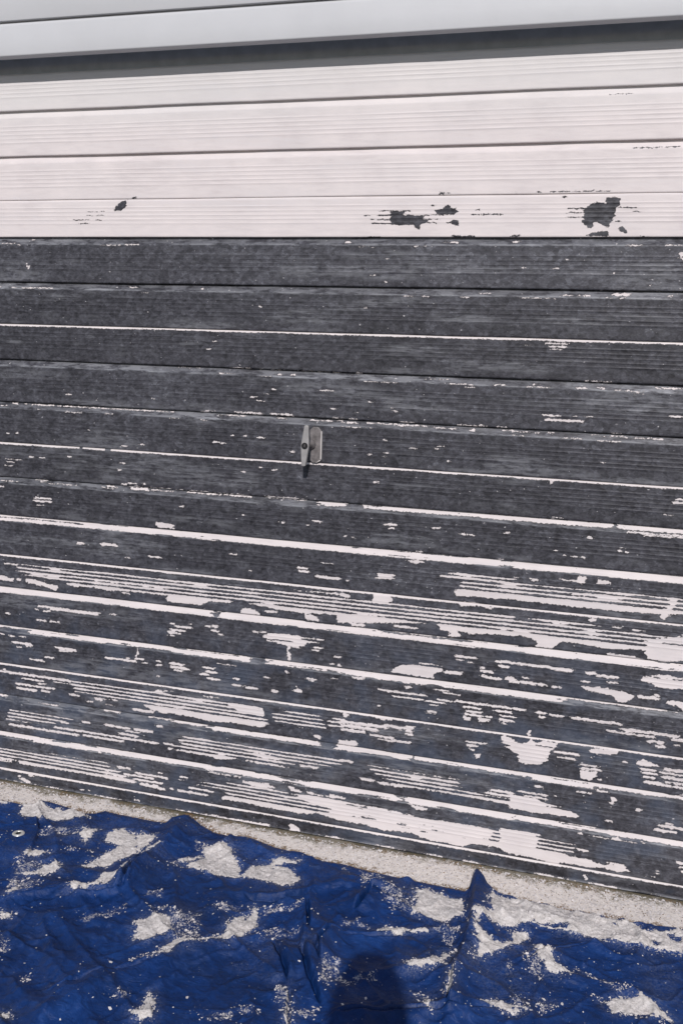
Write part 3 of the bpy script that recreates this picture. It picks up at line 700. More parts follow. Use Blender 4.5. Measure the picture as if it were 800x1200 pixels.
def tarp_height(X, Y):
    h = .004 + .006 * (fbm(X * 4, Y * 5, 31) + .4).clip(0) + .0042 * fbm(X * 14, Y * 18, 37)
    r = 1 - np.abs(fbm(X * 5 + 2, Y * 8 + .6 * X * 8, 41, 2)) * 3
    h = h + .011 * np.clip(r, 0, 1) ** 2
    r = 1 - np.abs(fbm(X * 12 + 2, Y * 10 - X * 6, 45, 2)) * 4
    h = h + .0050 * np.clip(r, 0, 1) ** 1.5
    r = 1 - np.abs(fbm(X * 16 + Y * 9, Y * 17, 47, 2)) * 4
    h = h + .0026 * np.clip(r, 0, 1) ** 1.5
    h = h + .0012 * fbm(X * 40, Y * 46, 51, 2)
    for hh, wl, wr, pts, mode in FOLDS:
        P = [on_ground(a, b, hh * .8) for a, b in pts]
        P = [(a, min(b, -.015)) for a, b in P]
        lo = np.min(P, 0) - .16; hi = np.max(P, 0) + .16
        m = (X > lo[0]) & (X < hi[0]) & (Y > lo[1]) & (Y < hi[1])
        if not m.any(): continue
        xs, ys = X[m], Y[m]
        wx = xs + .006 * fbm(xs * 18, ys * 18, 61); wy = ys + .006 * fbm(xs * 18, ys * 18, 63)
        d, side, u = line_dist(wx, wy, P)
        w = np.where(side > 0, wr, wl)         # which side of the direction of travel
        env = np.minimum(1, np.minimum(u, 1 - u) * 5 + (.15 if mode == '' else .45))
        if mode == 'rise': env = np.minimum(1, .30 + u * 3.5) * np.minimum(1, (1 - u) * 5 + .3)
        if mode == 'tip': env = np.minimum(1, .35 + u * 4) * np.minimum(1, (1 - u) * 4 + .1)
        h[m] += hh * env * np.exp(-(d / w) ** 1.4)
    for dep, wd, pts in PLEATS:
        P = [on_ground(a, b, .012) for a, b in pts]
        lo = np.min(P, 0) - .16; hi = np.max(P, 0) + .16
        m = (X > lo[0]) & (X < hi[0]) & (Y > lo[1]) & (Y < hi[1])
        if not m.any(): continue
        d, side, u = line_dist(X[m] + .003 * fbm(X[m] * 30, Y[m] * 30, 65), Y[m] + .003 * fbm(X[m] * 30, Y[m] * 30, 66), P)
        env = np.minimum(1, np.minimum(u, 1 - u) * 5 + .05)
        h[m] += 1.5 * dep * env * (.85 * np.exp(-(d / .036) ** 1.2) - 1.5 * np.exp(-(d / (1.35 * wd * (.5 + .5 * env))) ** 2))
    return np.maximum(h, .0012)
HEM_PX = [(590, 1084), (622, 1088), (660, 1098), (700, 1106), (742, 1113), (800, 1119), (870, 1127)]
def hem_step(X, Y):                            # the folded double hem along the right-hand edge and left corner flap
    P = [on_ground(a, b, .006) for a, b in HEM_PX]
    yb = np.interp(X, [p[0] for p in P], [p[1] for p in P])
    s = sstep(-.003, .004, Y - yb) * (X > P[0][0]) * sstep(P[0][0], P[0][0] + .06, X)
    Q = [on_ground(a, b, .006) for a, b in [(-60, 952), (0, 959), (40, 961), (90, 961), (130, 962)]]
    yq = np.interp(X, [p[0] for p in Q], [p[1] for p in Q])
    s2 = sstep(-.003, .003, yq - Y) * (X < Q[-1][0]) * .5
    F = [on_ground(a, b, .006) for a, b in [(44, 962), (46, 975), (43, 985), (36, 1000), (28, 1015)]]
    F = sorted(F, key=lambda p: -p[1])
    xf = np.interp(-Y, [-p[1] for p in F], [p[0] for p in F])
    s3 = sstep(-.002, .003, xf - X) * (Y > F[-1][1]) * (Y < F[0][1]) * sstep(F[-1][1], F[-1][1] + .05, Y)
    return .0045 * s + .003 * s2 + .009 * s3
TX = np.concatenate([np.linspace(-2.9, -2.0, 40), np.arange(-1.99, .36, .0031), np.linspace(.37, .75, 20)])
TV = np.concatenate([np.arange(0, 1.12, .0033), np.linspace(1.13, 1.75, 40)])
def build_tarp():
    X, V = np.meshgrid(TX, TV)
    ye = np.interp(X, EDGE[:, 0], EDGE[:, 1])
    Y = ye * np.exp(-V * 6) + (-.10) * (1 - np.exp(-V * 6)) - V     # follows the ragged edge, then evens out
    Z = tarp_height(X, Y) + hem_step(X, Y) + apron_height(X, Y) * .3
    Z = .0035 + (Z - .0035) * sstep(0, .022, V) * 1.0 + .0
    g = on_ground(22, 977, .016)
    r = np.hypot(X - g[0], Y - g[1])
    zg = .017
    Z = np.where(r < .035, Z + (zg - Z) * sstep(.035, .018, r), Z)
    # dust attribute from the survey
    F = np.full(X.shape, -4.0)
    m = (X > -2) & (X < .4)
    ff, kk = dust_field(X[m], Y[m])
    F[m] = kk; FILM = np.zeros(X.shape); FILM[m] = sstep(-.035, .004, ff) * .8 + sstep(-1.3, .2, kk) * .5 + .5 * sstep(.1, .5, fbm(X[m] * 6, Y[m] * 9, 99))
    f = grid_faces(*X.shape)
    fr = r.ravel()[f].max(1)
    f = f[fr > .0110]
    mesh_obj('tarpaulin', np.stack([X, Y, Z], -1), f[:, ::-1], M_TARP, attrs={'dust': F, 'haze_of_dust': FILM}, smooth=True,
             label='crumpled blue plastic tarpaulin spread on the concrete in front of the door', category='tarpaulin')
def parse_tarp():
    out = []; ox = oy = 0; z = 4
    for ln in TARP.strip().splitlines():
        t = ln.split()
        if t[0] == 'Z': ox, oy, z = float(t[1]), float(t[2]), float(t[3]); continue
        P = [tuple(map(float, q.split(','))) for q in t[1:]]
        out.append((t[0], [on_ground(ox + a / z, oy + b / z, .008) for a, b in P]))
    return out
def dust_field(X, Y):
    """(solid pile field in metres, speckle field) at ground points"""
    wx = X + .007 * fbm(X * 40, Y * 40, 71) + .002 * noise(X * 220, Y * 220, 72)
    wy = Y + .005 * fbm(X * 40, Y * 40, 73) + .002 * noise(X * 220, Y * 220, 74)
    F = np.full(X.shape, -.2); K = np.full(X.shape, -.2); H = np.full(X.shape, -.2)
    for typ, P in PILES:
        A = np.array(P); lo = A.min(0) - .05; hi = A.max(0) + .05
        m = (X > lo[0]) & (X < hi[0]) & (Y > lo[1]) & (Y < hi[1])
        if not m.any(): continue
        s = poly_sdf(wx[m], wy[m], P)
        T = {'p': F, 'k': K, 'h': H}[typ]
        T[m] = np.maximum(T[m], s)
    F = np.where(H > -.004, np.minimum(F, -H + .002 * 0), F)
    # speckle: near piles and inside k zones
    sp = np.maximum(-1.5 + (F + .022) * 60, -1.15 + np.clip(K + .010, -.02, .014) * 80)
    return F, np.clip(sp, -4, 1.4)
PILES = parse_tarp()
build_tarp()

def ground_top(X, Y):
    ye = np.interp(X, EDGE[:, 0], EDGE[:, 1])
    on = Y < ye
    zt = tarp_height(X, Y) + hem_step(X, Y)
    V = np.clip(ye - Y, 0, 1)
    zt = .0035 + (zt - .0035) * sstep(0, .022, V)
    return np.where(on, zt, apron_height(X, Y)), on

def build_piles():
    s = .0024
    xs = np.arange(-1.98, .34, s); ys = np.arange(-1.02, -.02, s)
    X, Y = np.meshgrid(xs, ys)
    F, K = dust_field(X, Y)
    zt, on = ground_top(X, Y)
    jag = .0045 * noise(X / .007, Y / .005, 81) + .0035 * noise(X / .0026, Y / .0026, 82) + .004 * fbm(X / .018, Y / .012, 86)
    G = F + jag
    hp = [on_ground(a, b_, .006) for a, b_ in HEM_PX]
    yb = np.interp(X, [p[0] for p in hp], [p[1] for p in hp]) + .0012
    below = (X > hp[1][0]) & (Y < yb) & (Y > yb - .035)
    G = np.where(below, -1, G)
    near = (X > hp[1][0]) & (Y >= yb) & (Y < yb + .006)
    G = np.where(near & (fbm(X / .05, Y * 0, 88) > -.25), np.maximum(G, .002), G)
    h = .0009 + np.clip(G, 0, .02) * .12 + .0012 * (noise(X / .005, Y / .0045, 83) + 1) * sstep(0, .006, G) + .0010 * fbm(X / .016, Y / .011, 84) * sstep(0, .01, G) + .0007 * noise(X / .0025, Y / .0025, 87)
    h = np.where(G > 0, h, -.001)
    Z = zt + h
    f = grid_faces(*X.shape)
    keep = (G.ravel()[f] > -.0012).sum(1) >= 3
    f = f[keep]
    used = np.zeros(X.size, bool); used[f] = True
    idx = np.cumsum(used) - 1
    v = np.stack([X, Y, Z], -1).reshape(-1, 3)[used]
    tone = (.5 + .5 * fbm(v[:, 0] * 30, v[:, 1] * 30, 85)) * .7 + .15
    mesh_obj('paint_dust_drifts', v, idx[f][:, ::-1], M_DRIFT, attrs={'tone': tone}, smooth=False, kind='stuff',
             label='pale drifts of sanded paint dust and chips lying on the tarpaulin', category='paint dust')
build_piles()

def scatter(name, pts, size, mat, zfun, seed, stretch=1.6, tilt=.5, thick=False, **props):
    rg = np.random.default_rng(seed); n = len(pts)
    a = rg.uniform(0, 2 * np.pi, n)
    ux = np.stack([np.cos(a), np.sin(a), rg.normal(0, tilt * .5, n)], -1)
    uy = np.stack([-np.sin(a), np.cos(a), rg.normal(0, tilt * .5, n)], -1)
    c = np.column_stack([pts, zfun])
    k = 5; V = []
    for j in range(k):
        t = 2 * np.pi * j / k
        rr = size * rg.uniform(.55, 1.15, n)
        p = c + ux * (np.cos(t) * rr * stretch)[:, None] + uy * (np.sin(t) * rr)[:, None]
        p[:, 2] = np.maximum(p[:, 2], c[:, 2] - .0002)
        V.append(p)
    V = np.stack(V, 1)
    if not thick:
        F = (np.arange(n)[:, None] * k + np.arange(k)[None, :])
        verts = V.reshape(-1, 3); tone = np.repeat(rg.uniform(0, 1, n), k)
        mesh_obj(name, verts, F, mat, attrs={'tone': tone}, **props)
    else:
        top = c + np.column_stack([rg.normal(0, .2, n) * size, rg.normal(0, .2, n) * size, size * rg.uniform(.5, 1.1, n)])
        W = np.concatenate([V, top[:, None, :]], 1); k1 = k + 1
        b = np.arange(n)[:, None] * k1
        F = np.concatenate([np.stack([b[:, 0] + j, b[:, 0] + (j + 1) % k, b[:, 0] + k], -1) for j in range(k)], 0)
        tone = np.repeat(rg.uniform(0, 1, n), k1)
        mesh_obj(name, W.reshape(-1, 3), F, mat, attrs={'tone': tone}, **props)

def flakes():
    rg = np.random.default_rng(5)
    n = 260000
    P = np.column_stack([rg.uniform(-1.98, .34, n), rg.uniform(-1.05, -.01, n)])
    F, K = dust_field(P[:, 0], P[:, 1])
    z, on = ground_top(P[:, 0], P[:, 1])
    cl = fbm(P[:, 0] * 12, P[:, 1] * 12, 91)
    prob = .0022 + .012 * sstep(.2, .6, cl)
    prob = np.maximum(prob, np.where(K > -1.3, .30 * sstep(-1.3, -.2, K), 0) * sstep(-.35, .35, fbm(P[:, 0] * 45, P[:, 1] * 45, 92)))
    prob = np.maximum(prob, .16 * (F > .001))
    prob = np.where(on, prob, .30 * sstep(-.2, .5, fbm(P[:, 0] * 30, P[:, 1] * 30, 93)) + .06)
    m = rg.uniform(0, 1, n) < prob
    P, z, F = P[m], z[m], F[m]
    s = rg.uniform(.0007, .0021, len(P)) * np.where(rg.uniform(0, 1, len(P)) < .12, 2.1, 1)
    zz = z + .0007 + np.where(F > 0,   .0009 + np.clip(F, 0, .02) * .12 + .0010, 0)
    scatter('paint_flakes', P, s, M_FLAKE, zz, 6, 1.5, .5, False, kind='stuff',
            label='loose crumbs and flakes of old pale paint scattered over tarpaulin and concrete', category='paint flakes')
    # larger curled chips lying singly on the tarp
    # grit on the slab
    n = 60000
    G = np.column_stack([rg.uniform(-2.0, .34, n), rg.uniform(-.25, -.003, n)])
    z, on = ground_top(G[:, 0], G[:, 1])
    ye = np.interp(G[:, 0], EDGE[:, 0], EDGE[:, 1])
    de = G[:, 1] - ye
    pr = np.where((de > -.004) & (de < .020), .75 * sstep(-.3, .15, fbm(G[:, 0] * 13, G[:, 1] * 13, 94)), .03)
    pr = np.maximum(pr, np.where(G[:, 1] > -.03, .5, 0) * sstep(-.3, .4, fbm(G[:, 0] * 20, G[:, 1] * 20, 96)))
    pr = np.where(on & (de < -.006), .002, pr)
    pr = np.maximum(pr, np.where(~on, .035, 0))
    m = rg.uniform(0, 1, n) < pr
    G, z = G[m], z[m]
    scatter('brown_grit', G, rg.uniform(.0008, .0024, len(G)), M_GRIT, z + .0003, 8, 1.2, .3, True, kind='stuff',
            label='brown grit and leaf crumbs gathered along the edge of the tarpaulin and under the door', category='grit')
flakes()
def slab_chips():
    rg = np.random.default_rng(15); n = 5200
    P = np.column_stack([rg.uniform(-1.98, .34, n), rg.uniform(-.2, -.012, n)])
    z, on = ground_top(P[:, 0], P[:, 1]); P, z = P[~on], z[~on]
    scatter('paint_chips', P, rg.uniform(.0016, .0036, len(P)), M_FLAKE, z + .0012, 16, 1.3, .7, False, kind='stuff',
            label='larger curled chips of pale paint on the concrete strip under the door', category='paint chips')
slab_chips()

def eyelet():
    g = on_ground(22, 977, .016); z = .0172
    e = empty('tarpaulin_eyelet', (g[0], g[1], z))
    prof = [(.0080, .0004), (.0080, .0010), (.0092, .0026), (.0130, .0030), (.0165, .0020), (.0178, -.0004)]
    n = 32; V = []; F = []
    for i in range(n):
        a = 2 * math.pi * i / n
        for r, h in prof: V.append((r * math.cos(a), r * math.sin(a), h))
    k = len(prof)
    for i in range(n):
        for j in range(k - 1):
            a = i * k + j; b = ((i + 1) % n) * k + j
            F.append((a, b, b + 1, a + 1))
    ring = mesh_obj('ring', V, F, M_BRASS, e, smooth=True)
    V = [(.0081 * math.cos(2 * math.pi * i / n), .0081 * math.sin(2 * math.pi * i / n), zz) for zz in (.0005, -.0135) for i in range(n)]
    mesh_obj('eyelet_hole_shade', V, [tuple(range(n, 2 * n))] + [(i, (i + 1) % n, n + (i + 1) % n, n + i) for i in range(n)], M_BLACK, e)  # darkness of the hole put in as a black cup
    return e
ey = eyelet()
ey.name = 'eyelet'
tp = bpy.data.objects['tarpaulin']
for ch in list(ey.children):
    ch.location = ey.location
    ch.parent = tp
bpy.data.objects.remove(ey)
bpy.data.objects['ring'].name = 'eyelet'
hb_ = bpy.data.objects['eyelet_hole_shade']; hb_.location = (0, 0, 0); hb_.parent = bpy.data.objects['eyelet']

# ------------------------------------------------------------------ the door
HN = np.array([-.25394, -.20530, -.15750, -.11700, -.06740, -.01967, .02080, .07020, .11850, .15960, .20620, .25483, .29500, .34400, .39248, .43280, .48154, .53000])
LINES = EYE - DIST * HN
KIND = 'BBtBBtBBtBBtBBtBBt'
BEADS = np.array([.0375, .0485, .0595, .0705, .082])
BEV = .020
GR = .0055
def parse_survey():
    out = []; ox = oy = 0
    for ln in SURVEY.strip().splitlines():
        if ln[0] == 'T': _, a, b = ln.split(); ox, oy = float(a), float(b); continue
        for it in ln.split(';'):
            t = it.split()
            if not t: continue
            if t[0] in 'sn':
                x0, y0, x1, w = map(float, t[1:5])
                if x1 == 800: x1 = 808.0
                a = on_door(ox + x0 / 4, oy + y0 / 4); ex = on_door(ox + x1 / 4, oy + y0 / 4)[0]
                if oy + y0 / 4 < 600: w *= .8
                out.append((t[0], a[0], ex, a[1], w / 4 * .00225 / 2))
            elif t[0] == 'L':
                out.append(('L', [on_door(ox + float(q.split(',')[0]) / 4, oy + float(q.split(',')[1]) / 4) for q in t[2:]], float(t[1]) / 4 * .00225 / 2))
            else:
                P = []
                for q in t[1:]:
                    a, c = map(float, q.split(','))
                    if a == 0: a = -16.0              # let neighbouring readings overlap
                    if a == 800: a = 816.0
                    P.append(on_door(ox + a / 4, oy + c / 4))
                out.append((t[0], P))
    return out
SUR = parse_survey()
# paint left on the sloping lip under joint k: (joint, x0 px, x1 px, from, to as a share of the lip)
LIPS = [(9, 376, 402, 0, .7), (9, 424, 717, 0, .62), (9, 729, 850, .0, .65),
        (10, -60, 95, 0, .38), (10, -60, 115, .50, .98), (10, 90, 240, 0, .95), (10, 235, 860, 0, 1.02),
        (12, -60, 250, .02, 1.05), (12, 258, 442, 0, 1.1), (12, 440, 560, .45, 1.1), (12, 455, 530, .05, .25), (12, 545, 860, .05, 1.1),
        (13, -60, 60, 0, .40), (13, 30, 120, .15, .9), (13, 90, 205, 0, .75), (13, 200, 292, .1, .95), (13, 312, 480, .0, .80), (13, 395, 465, .1, .9), (13, 462, 660, 0, .9), (13, 655, 860, .0, .35),
        (15, 200, 242, .0, .5), (15, 248, 375, .1, .75), (15, 395, 483, .05, .9), (15, 488, 860, .0, .62), (15, 620, 700, .3, .95),
        (16, -60, 60, .05, .75), (16, 40, 120, .2, 1.0), (16, 110, 300, .0, .85), (16, 290, 370, .2, .9), (16, 360, 470, .0, .95), (16, 475, 600, .0, .98), (16, 600, 860, .1, .80)]
GROOVE_GAPS = {8: [(93, 97), (123, 130)], 5: [], 11: [], 14: [], 17: []}
def paint_field(X, Z, j, ztop, zbot, zn=None):
    """signed distance in mm into the remaining paint, for slat j"""
    mm = 1000.0
    warpx = .0060 * fbm(X / .016, Z / .005, 101 + j) + .0030 * noise(X / .0045, Z / .0028, 111 + j)
    warpz = .0014 * fbm(X / .010, Z / .008, 121 + j) + .0010 * noise(X / .0042, Z / .004, 131 + j)
    wx, wz = X + warpx, Z + warpz
    hb = Z - zbot
    bead = np.zeros(Z.shape)
    hj = hb + .0011 * noise(X / .004, Z / .003, 185 + j) + .0006 * noise(X / .0021, Z / .0021, 186 + j)
    for b in BEADS: bead = np.maximum(bead, np.exp(-((hj - b - .0006) / (.0028 + .0008 * noise(X / .03, Z * 0 + b * 900, 187))) ** 2))
    sn = fbm(X / .07, (hb // .011) * 1.37, 140 + j, 3)
    nz = noise(X / .0055, Z / .0036, 181 + j) + .6 * noise(X / .0024, Z / .002, 182 + j)
    F = np.full(X.shape, -30.0); Ng = np.full(X.shape, -30.0)
    zlo, zhi = zbot - .02, ztop + .02
    for it in SUR:
        t = it[0]
        if t in 'sn':
            _, x0, x1, z, hw = it
            if z < zlo or z > zhi: continue
            m = (X[0] > x0 - .03) & (X[0] < x1 + .03)
            if not m.any(): continue
            xm = wx[:, m]; zm = wz[:, m]
            cx = np.clip(xm, x0 + hw, max(x1 - hw, x0 + hw))
            d = hw * 1.08 * (1 + .55 * fbm(xm / .009, zm / .004 + z * 97, 191)) - np.sqrt(((xm - cx) * .5) ** 2 + (zm - z) ** 2)
            T = F if t == 's' else Ng
            T[:, m] = np.maximum(T[:, m], d * mm)
        elif t == 'L':
            P = it[1]; A = np.array(P)
            if A[:, 1].max() < zlo or A[:, 1].min() > zhi: continue
            m = (X[0] > A[:, 0].min() - .02) & (X[0] < A[:, 0].max() + .02)
            d, _, _ = line_dist(wx[:, m], wz[:, m], P)
            F[:, m] = np.maximum(F[:, m], (it[2] - d) * mm)
        else:
            P = it[1]; A = np.array(P)
            if A[:, 1].max() < zlo or A[:, 1].min() > zhi: continue
            m = (X[0] > A[:, 0].min() - .04) & (X[0] < A[:, 0].max() + .04)
            if not m.any(): continue
            s = poly_sdf(wx[:, m], wz[:, m], P) * mm
            if t == 'p': s = np.minimum(s, 9) - bead[:, m] * (25 + 30 * sn[:, m]).clip(0) + 1.7 * nz[:, m]
            if t == 'q': s = np.minimum(s, 11) - bead[:, m] * (5 + 20 * sn[:, m]).clip(0) + 1.7 * nz[:, m]
            T = Ng if t == 'm' else F
            T[:, m] = np.maximum(T[:, m], s)
    # random streaks beyond what the photograph shows
    xl, _ = on_door(0, 600); xr, _ = on_door(800, 600)
    out = (X < -1.915) | (X > .235)
    if j > 10:
        rnd = 10 * fbm(X / .09, Z / .007, 150 + j) - 3 + 4 * noise(X / .02, Z / .004, 152 + j) - bead * 5
        F = np.where(out, np.maximum(F, rnd), F)
    # lip
    for k, a, b, f0, f1 in LIPS:
        if k != j: continue
        zc = ztop - BEV * .5
        x0, x1 = None, None
        x0 = on_door(a, PYC(a, k))[0]; x1 = on_door(b, PYC(b, k))[0]
        z0 = ztop - BEV * f1; z1 = ztop - BEV * f0
        wz2 = Z + .0010 * noise(X / .03, Z / .02, 161) + warpz * .9
        wl = wx + .022 * noise(X / .02, Z / .0045, 163 + k)
        d = np.minimum(np.minimum((wl - x0) * .35, (x1 - wl) * .35), np.minimum(wz2 - z0, z1 - wz2))
        F = np.maximum(F, d * mm - 5.0 * sstep(.32, .5, noise(X / .06, (Z - ztop) / .0030, 165 + k)) * sstep(-.25, .05, noise(X / .17, Z * 0, 167 + k)))
    if KIND[j] == 't' and j in GROOVE_GAPS:
        th = (ztop - Z)
        up_ = .0063 + .0010 * noise(X / .05, Z * 0, 171 + j)
        d = np.minimum(up_ - th, th + .001)
        d = d - .0006 * (noise(X / .013, Z / .002, 175 + j) > .55)
        for a, b in GROOVE_GAPS[j]:
            xa = on_door(a, PYC(a, j))[0]; xb = on_door(b, PYC(b, j))[0]
            d = np.where((X > xa) & (X < xb), -.003, d)
        F = np.maximum(F, d * mm)
    if j <= 2:
        F = np.maximum(F, 14 - bead * 2)
        F = np.minimum(F, -Ng)
        # ridges keep hairlines of paint
    elif Ng.max() > -29:
        F = np.where(Ng > 0, np.minimum(F, -Ng), F)
    return F
def PYC(px, k):
    # row in the photograph of joint k at column px (joints are level lines on the door)
    z = LINES[k]; lo, hi = -400.0, 1600.0
    for _ in range(40):
        mid = (lo + hi) / 2
        if on_door(px, mid)[1] > z: lo = mid
        else: hi = mid
    return mid

door = empty('garage_door', ((X0 + X1) / 2, 0, 0), label='ribbed metal garage door half stripped of its pinkish white paint, bare dark zinc below', category='garage door')
DX = np.arange(X0 + .004, X1 - .004, .0021)
tops = list(LINES); 
tops_all = [LINES[0] + .1, *LINES]            # one more slat behind the header
kinds_all = 't' + KIND
BOTTOM = .004
LIPD = {0: .0092, 1: .0092, 3: .0095, 4: .0090, 6: .0085, 7: .0075}
def slat_profile(ztop, zbot, kind, depth=.0058):
    """rows (z, y inward +) from the top down, and the share of the lip"""
    rows = []
    if kind == 'B':
        lead = [(ztop + .004, depth + .003), (ztop + .0003, depth + .0004)]
        flat = .27 if depth > .009 else .08
        for u in np.linspace(0, 1, 11): rows.append((ztop - BEV * u, depth * (1 - max(0, (u - flat) / (1 - flat))) ** 1.1))
    else:
        lead = [(ztop + .003, .008), (ztop + .0002, .0040)]
        for u in np.linspace(0, 1, 4): rows.append((ztop - GR * u, .0036 * (1 - u) ** 1.1))
    z = rows[-1][0] - .003
    a, b = zbot + BEADS[-1] + .004, zbot + BEADS[0] - .004
    while z > a: rows.append((z, 0)); z -= .0036
    z = a
    while z > b:
        hb = z - zbot
        y = 0
        for be in BEADS: y = min(y, -.0009 * math.exp(-((hb - be) / .0018) ** 2))
        rows.append((z, y)); z -= .00122
    z = b
    while z > zbot + .003: rows.append((z, 0)); z -= .0036
    rows.append((zbot + .0012, 0.0)); rows.append((zbot + .0002, .0009))
    tail = [(zbot, .0035), (zbot + .0002, .0135)]
    rows = [r for r in rows if r[0] > zbot + .0001 or r[0] == zbot + .0002]
    return lead + rows + tail
TONES = [0, 0, 0, 0, .75, .42, .35, .55, .38, .30, .34, .48, .62, .55, .60, .66, .58, .70]
for j in range(-1, len(LINES)):
    ztop = tops_all[j + 1]; kind = kinds_all[j + 1]
    zbot = LINES[j + 1] if j + 1 < len(LINES) else BOTTOM
    if j == len(LINES) - 1:                      # bottom rail: plain, no beads
        prof = [(ztop + .003, .008), (ztop + .0002, .0040)] + [(ztop - GR * u, .0036 * (1 - u) ** 1.1) for u in np.linspace(0, 1, 4)] \
             + [(z, 0) for z in np.linspace(ztop - GR - .003, BOTTOM + .006, 9)] + [(BOTTOM + .004, -.0012), (BOTTOM + .0015, -.0022), (BOTTOM, -.002), (BOTTOM, .02)]
        zbot_eff = -1.0
    else:
        prof = slat_profile(ztop, zbot, kind, LIPD.get(j, .0058)); zbot_eff = zbot
    pz = np.array([p[0] for p in prof]); py = np.array([p[1] for p in prof])
    X, Z = np.meshgrid(DX, pz); Yp = np.repeat(py[:, None], len(DX), 1)
    u_ = np.clip((ztop - Z) / (BEV if kind == 'B' else GR), 0, 1)
    # waviness of thin sheet
    Yp = Yp + .0009 * noise(X / .35, Z / .25, 201) + .0005 * noise(X / .09, Z / .12, 203) \
            + (1 - u_) * .0016 * noise(X / .16, Z * 0 + j, 205) + .0002 * noise(X / .02, Z / .02, 207)
    soft = .62 + .38 * noise(X / .13, (Z - ztop) / .013, 211)
    Yp = np.where(np.repeat(py[:, None], len(DX), 1) < -1e-5, Yp - np.repeat(py[:, None], len(DX), 1) * (1 - soft), Yp) if j < len(LINES) - 1 else Yp
    Zw = Z + .0006 * noise(X / .25, Z * 0 + j * 3.1, 209) * (Z < ztop - .001)
    F = paint_field(X, Z, j, ztop, zbot_eff)
    hb = Z - zbot_eff
    dl = ztop - Z
    film = np.exp(-((dl - BEV) / .0016) ** 2) * (.8 if kind == 'B' else 0) + (.35 * ((dl > 0) & (dl < BEV)) if kind == 'B' else 0)  # residue plus painted highlight on the lip and its lower edge
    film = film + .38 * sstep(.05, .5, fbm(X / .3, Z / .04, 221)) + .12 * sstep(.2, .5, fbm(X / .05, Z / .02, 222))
    if j == len(LINES) - 1:
        film = film + .9 * (Z < BOTTOM + .004)
        F = np.maximum(F, (.0016 - np.abs(Z - BOTTOM - .0025)) * 1000 - 1.0 + 2.2 * noise(X / .05, Z * 0, 231))
    chalk = sstep(1.95, 2.15, Z) * .8 + .2 * fbm(X / .4, Z / .1, 223)
    grime_or_shade = np.zeros(Z.shape)  # shaded underside of each bead, put into the colour as a grey line
    for b in BEADS: grime_or_shade = np.maximum(grime_or_shade, np.exp(-((hb - b + .0022) / .0016) ** 2))
    grime_or_shade = grime_or_shade * (.55 + .45 * fbm(X / .2, Z / .01, 225))
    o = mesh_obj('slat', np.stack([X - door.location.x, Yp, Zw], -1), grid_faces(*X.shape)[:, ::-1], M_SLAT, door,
                 attrs={'paint': F, 'film': film, 'slat_tone': np.full(X.shape, TONES[(j + 1) % 18]), 'chalk': chalk, 'grime_or_shade': grime_or_shade})
    if j <= 2: o['label'] = 'ribbed slat still wearing pinkish white paint'
    elif j <= 9: o['label'] = 'ribbed slat sanded back to dark zinc'
    elif j == len(LINES) - 1: o['label'] = 'plain bottom rail with a pale chipped edge'
    else: o['label'] = 'ribbed slat with white paint left in stripes'
box('dark_gap_strip', (X0 + .01 - door.location.x, .004, -.003), (X1 - .01 - door.location.x, .018, BOTTOM + .002), M_BLACK, door)  # black strip added for the dark gap beneath the door
box('back_frame', (X0 + .01 - door.location.x, .022, .01), (X1 - .01 - door.location.x, .050, 2.24), M_LIP, door)

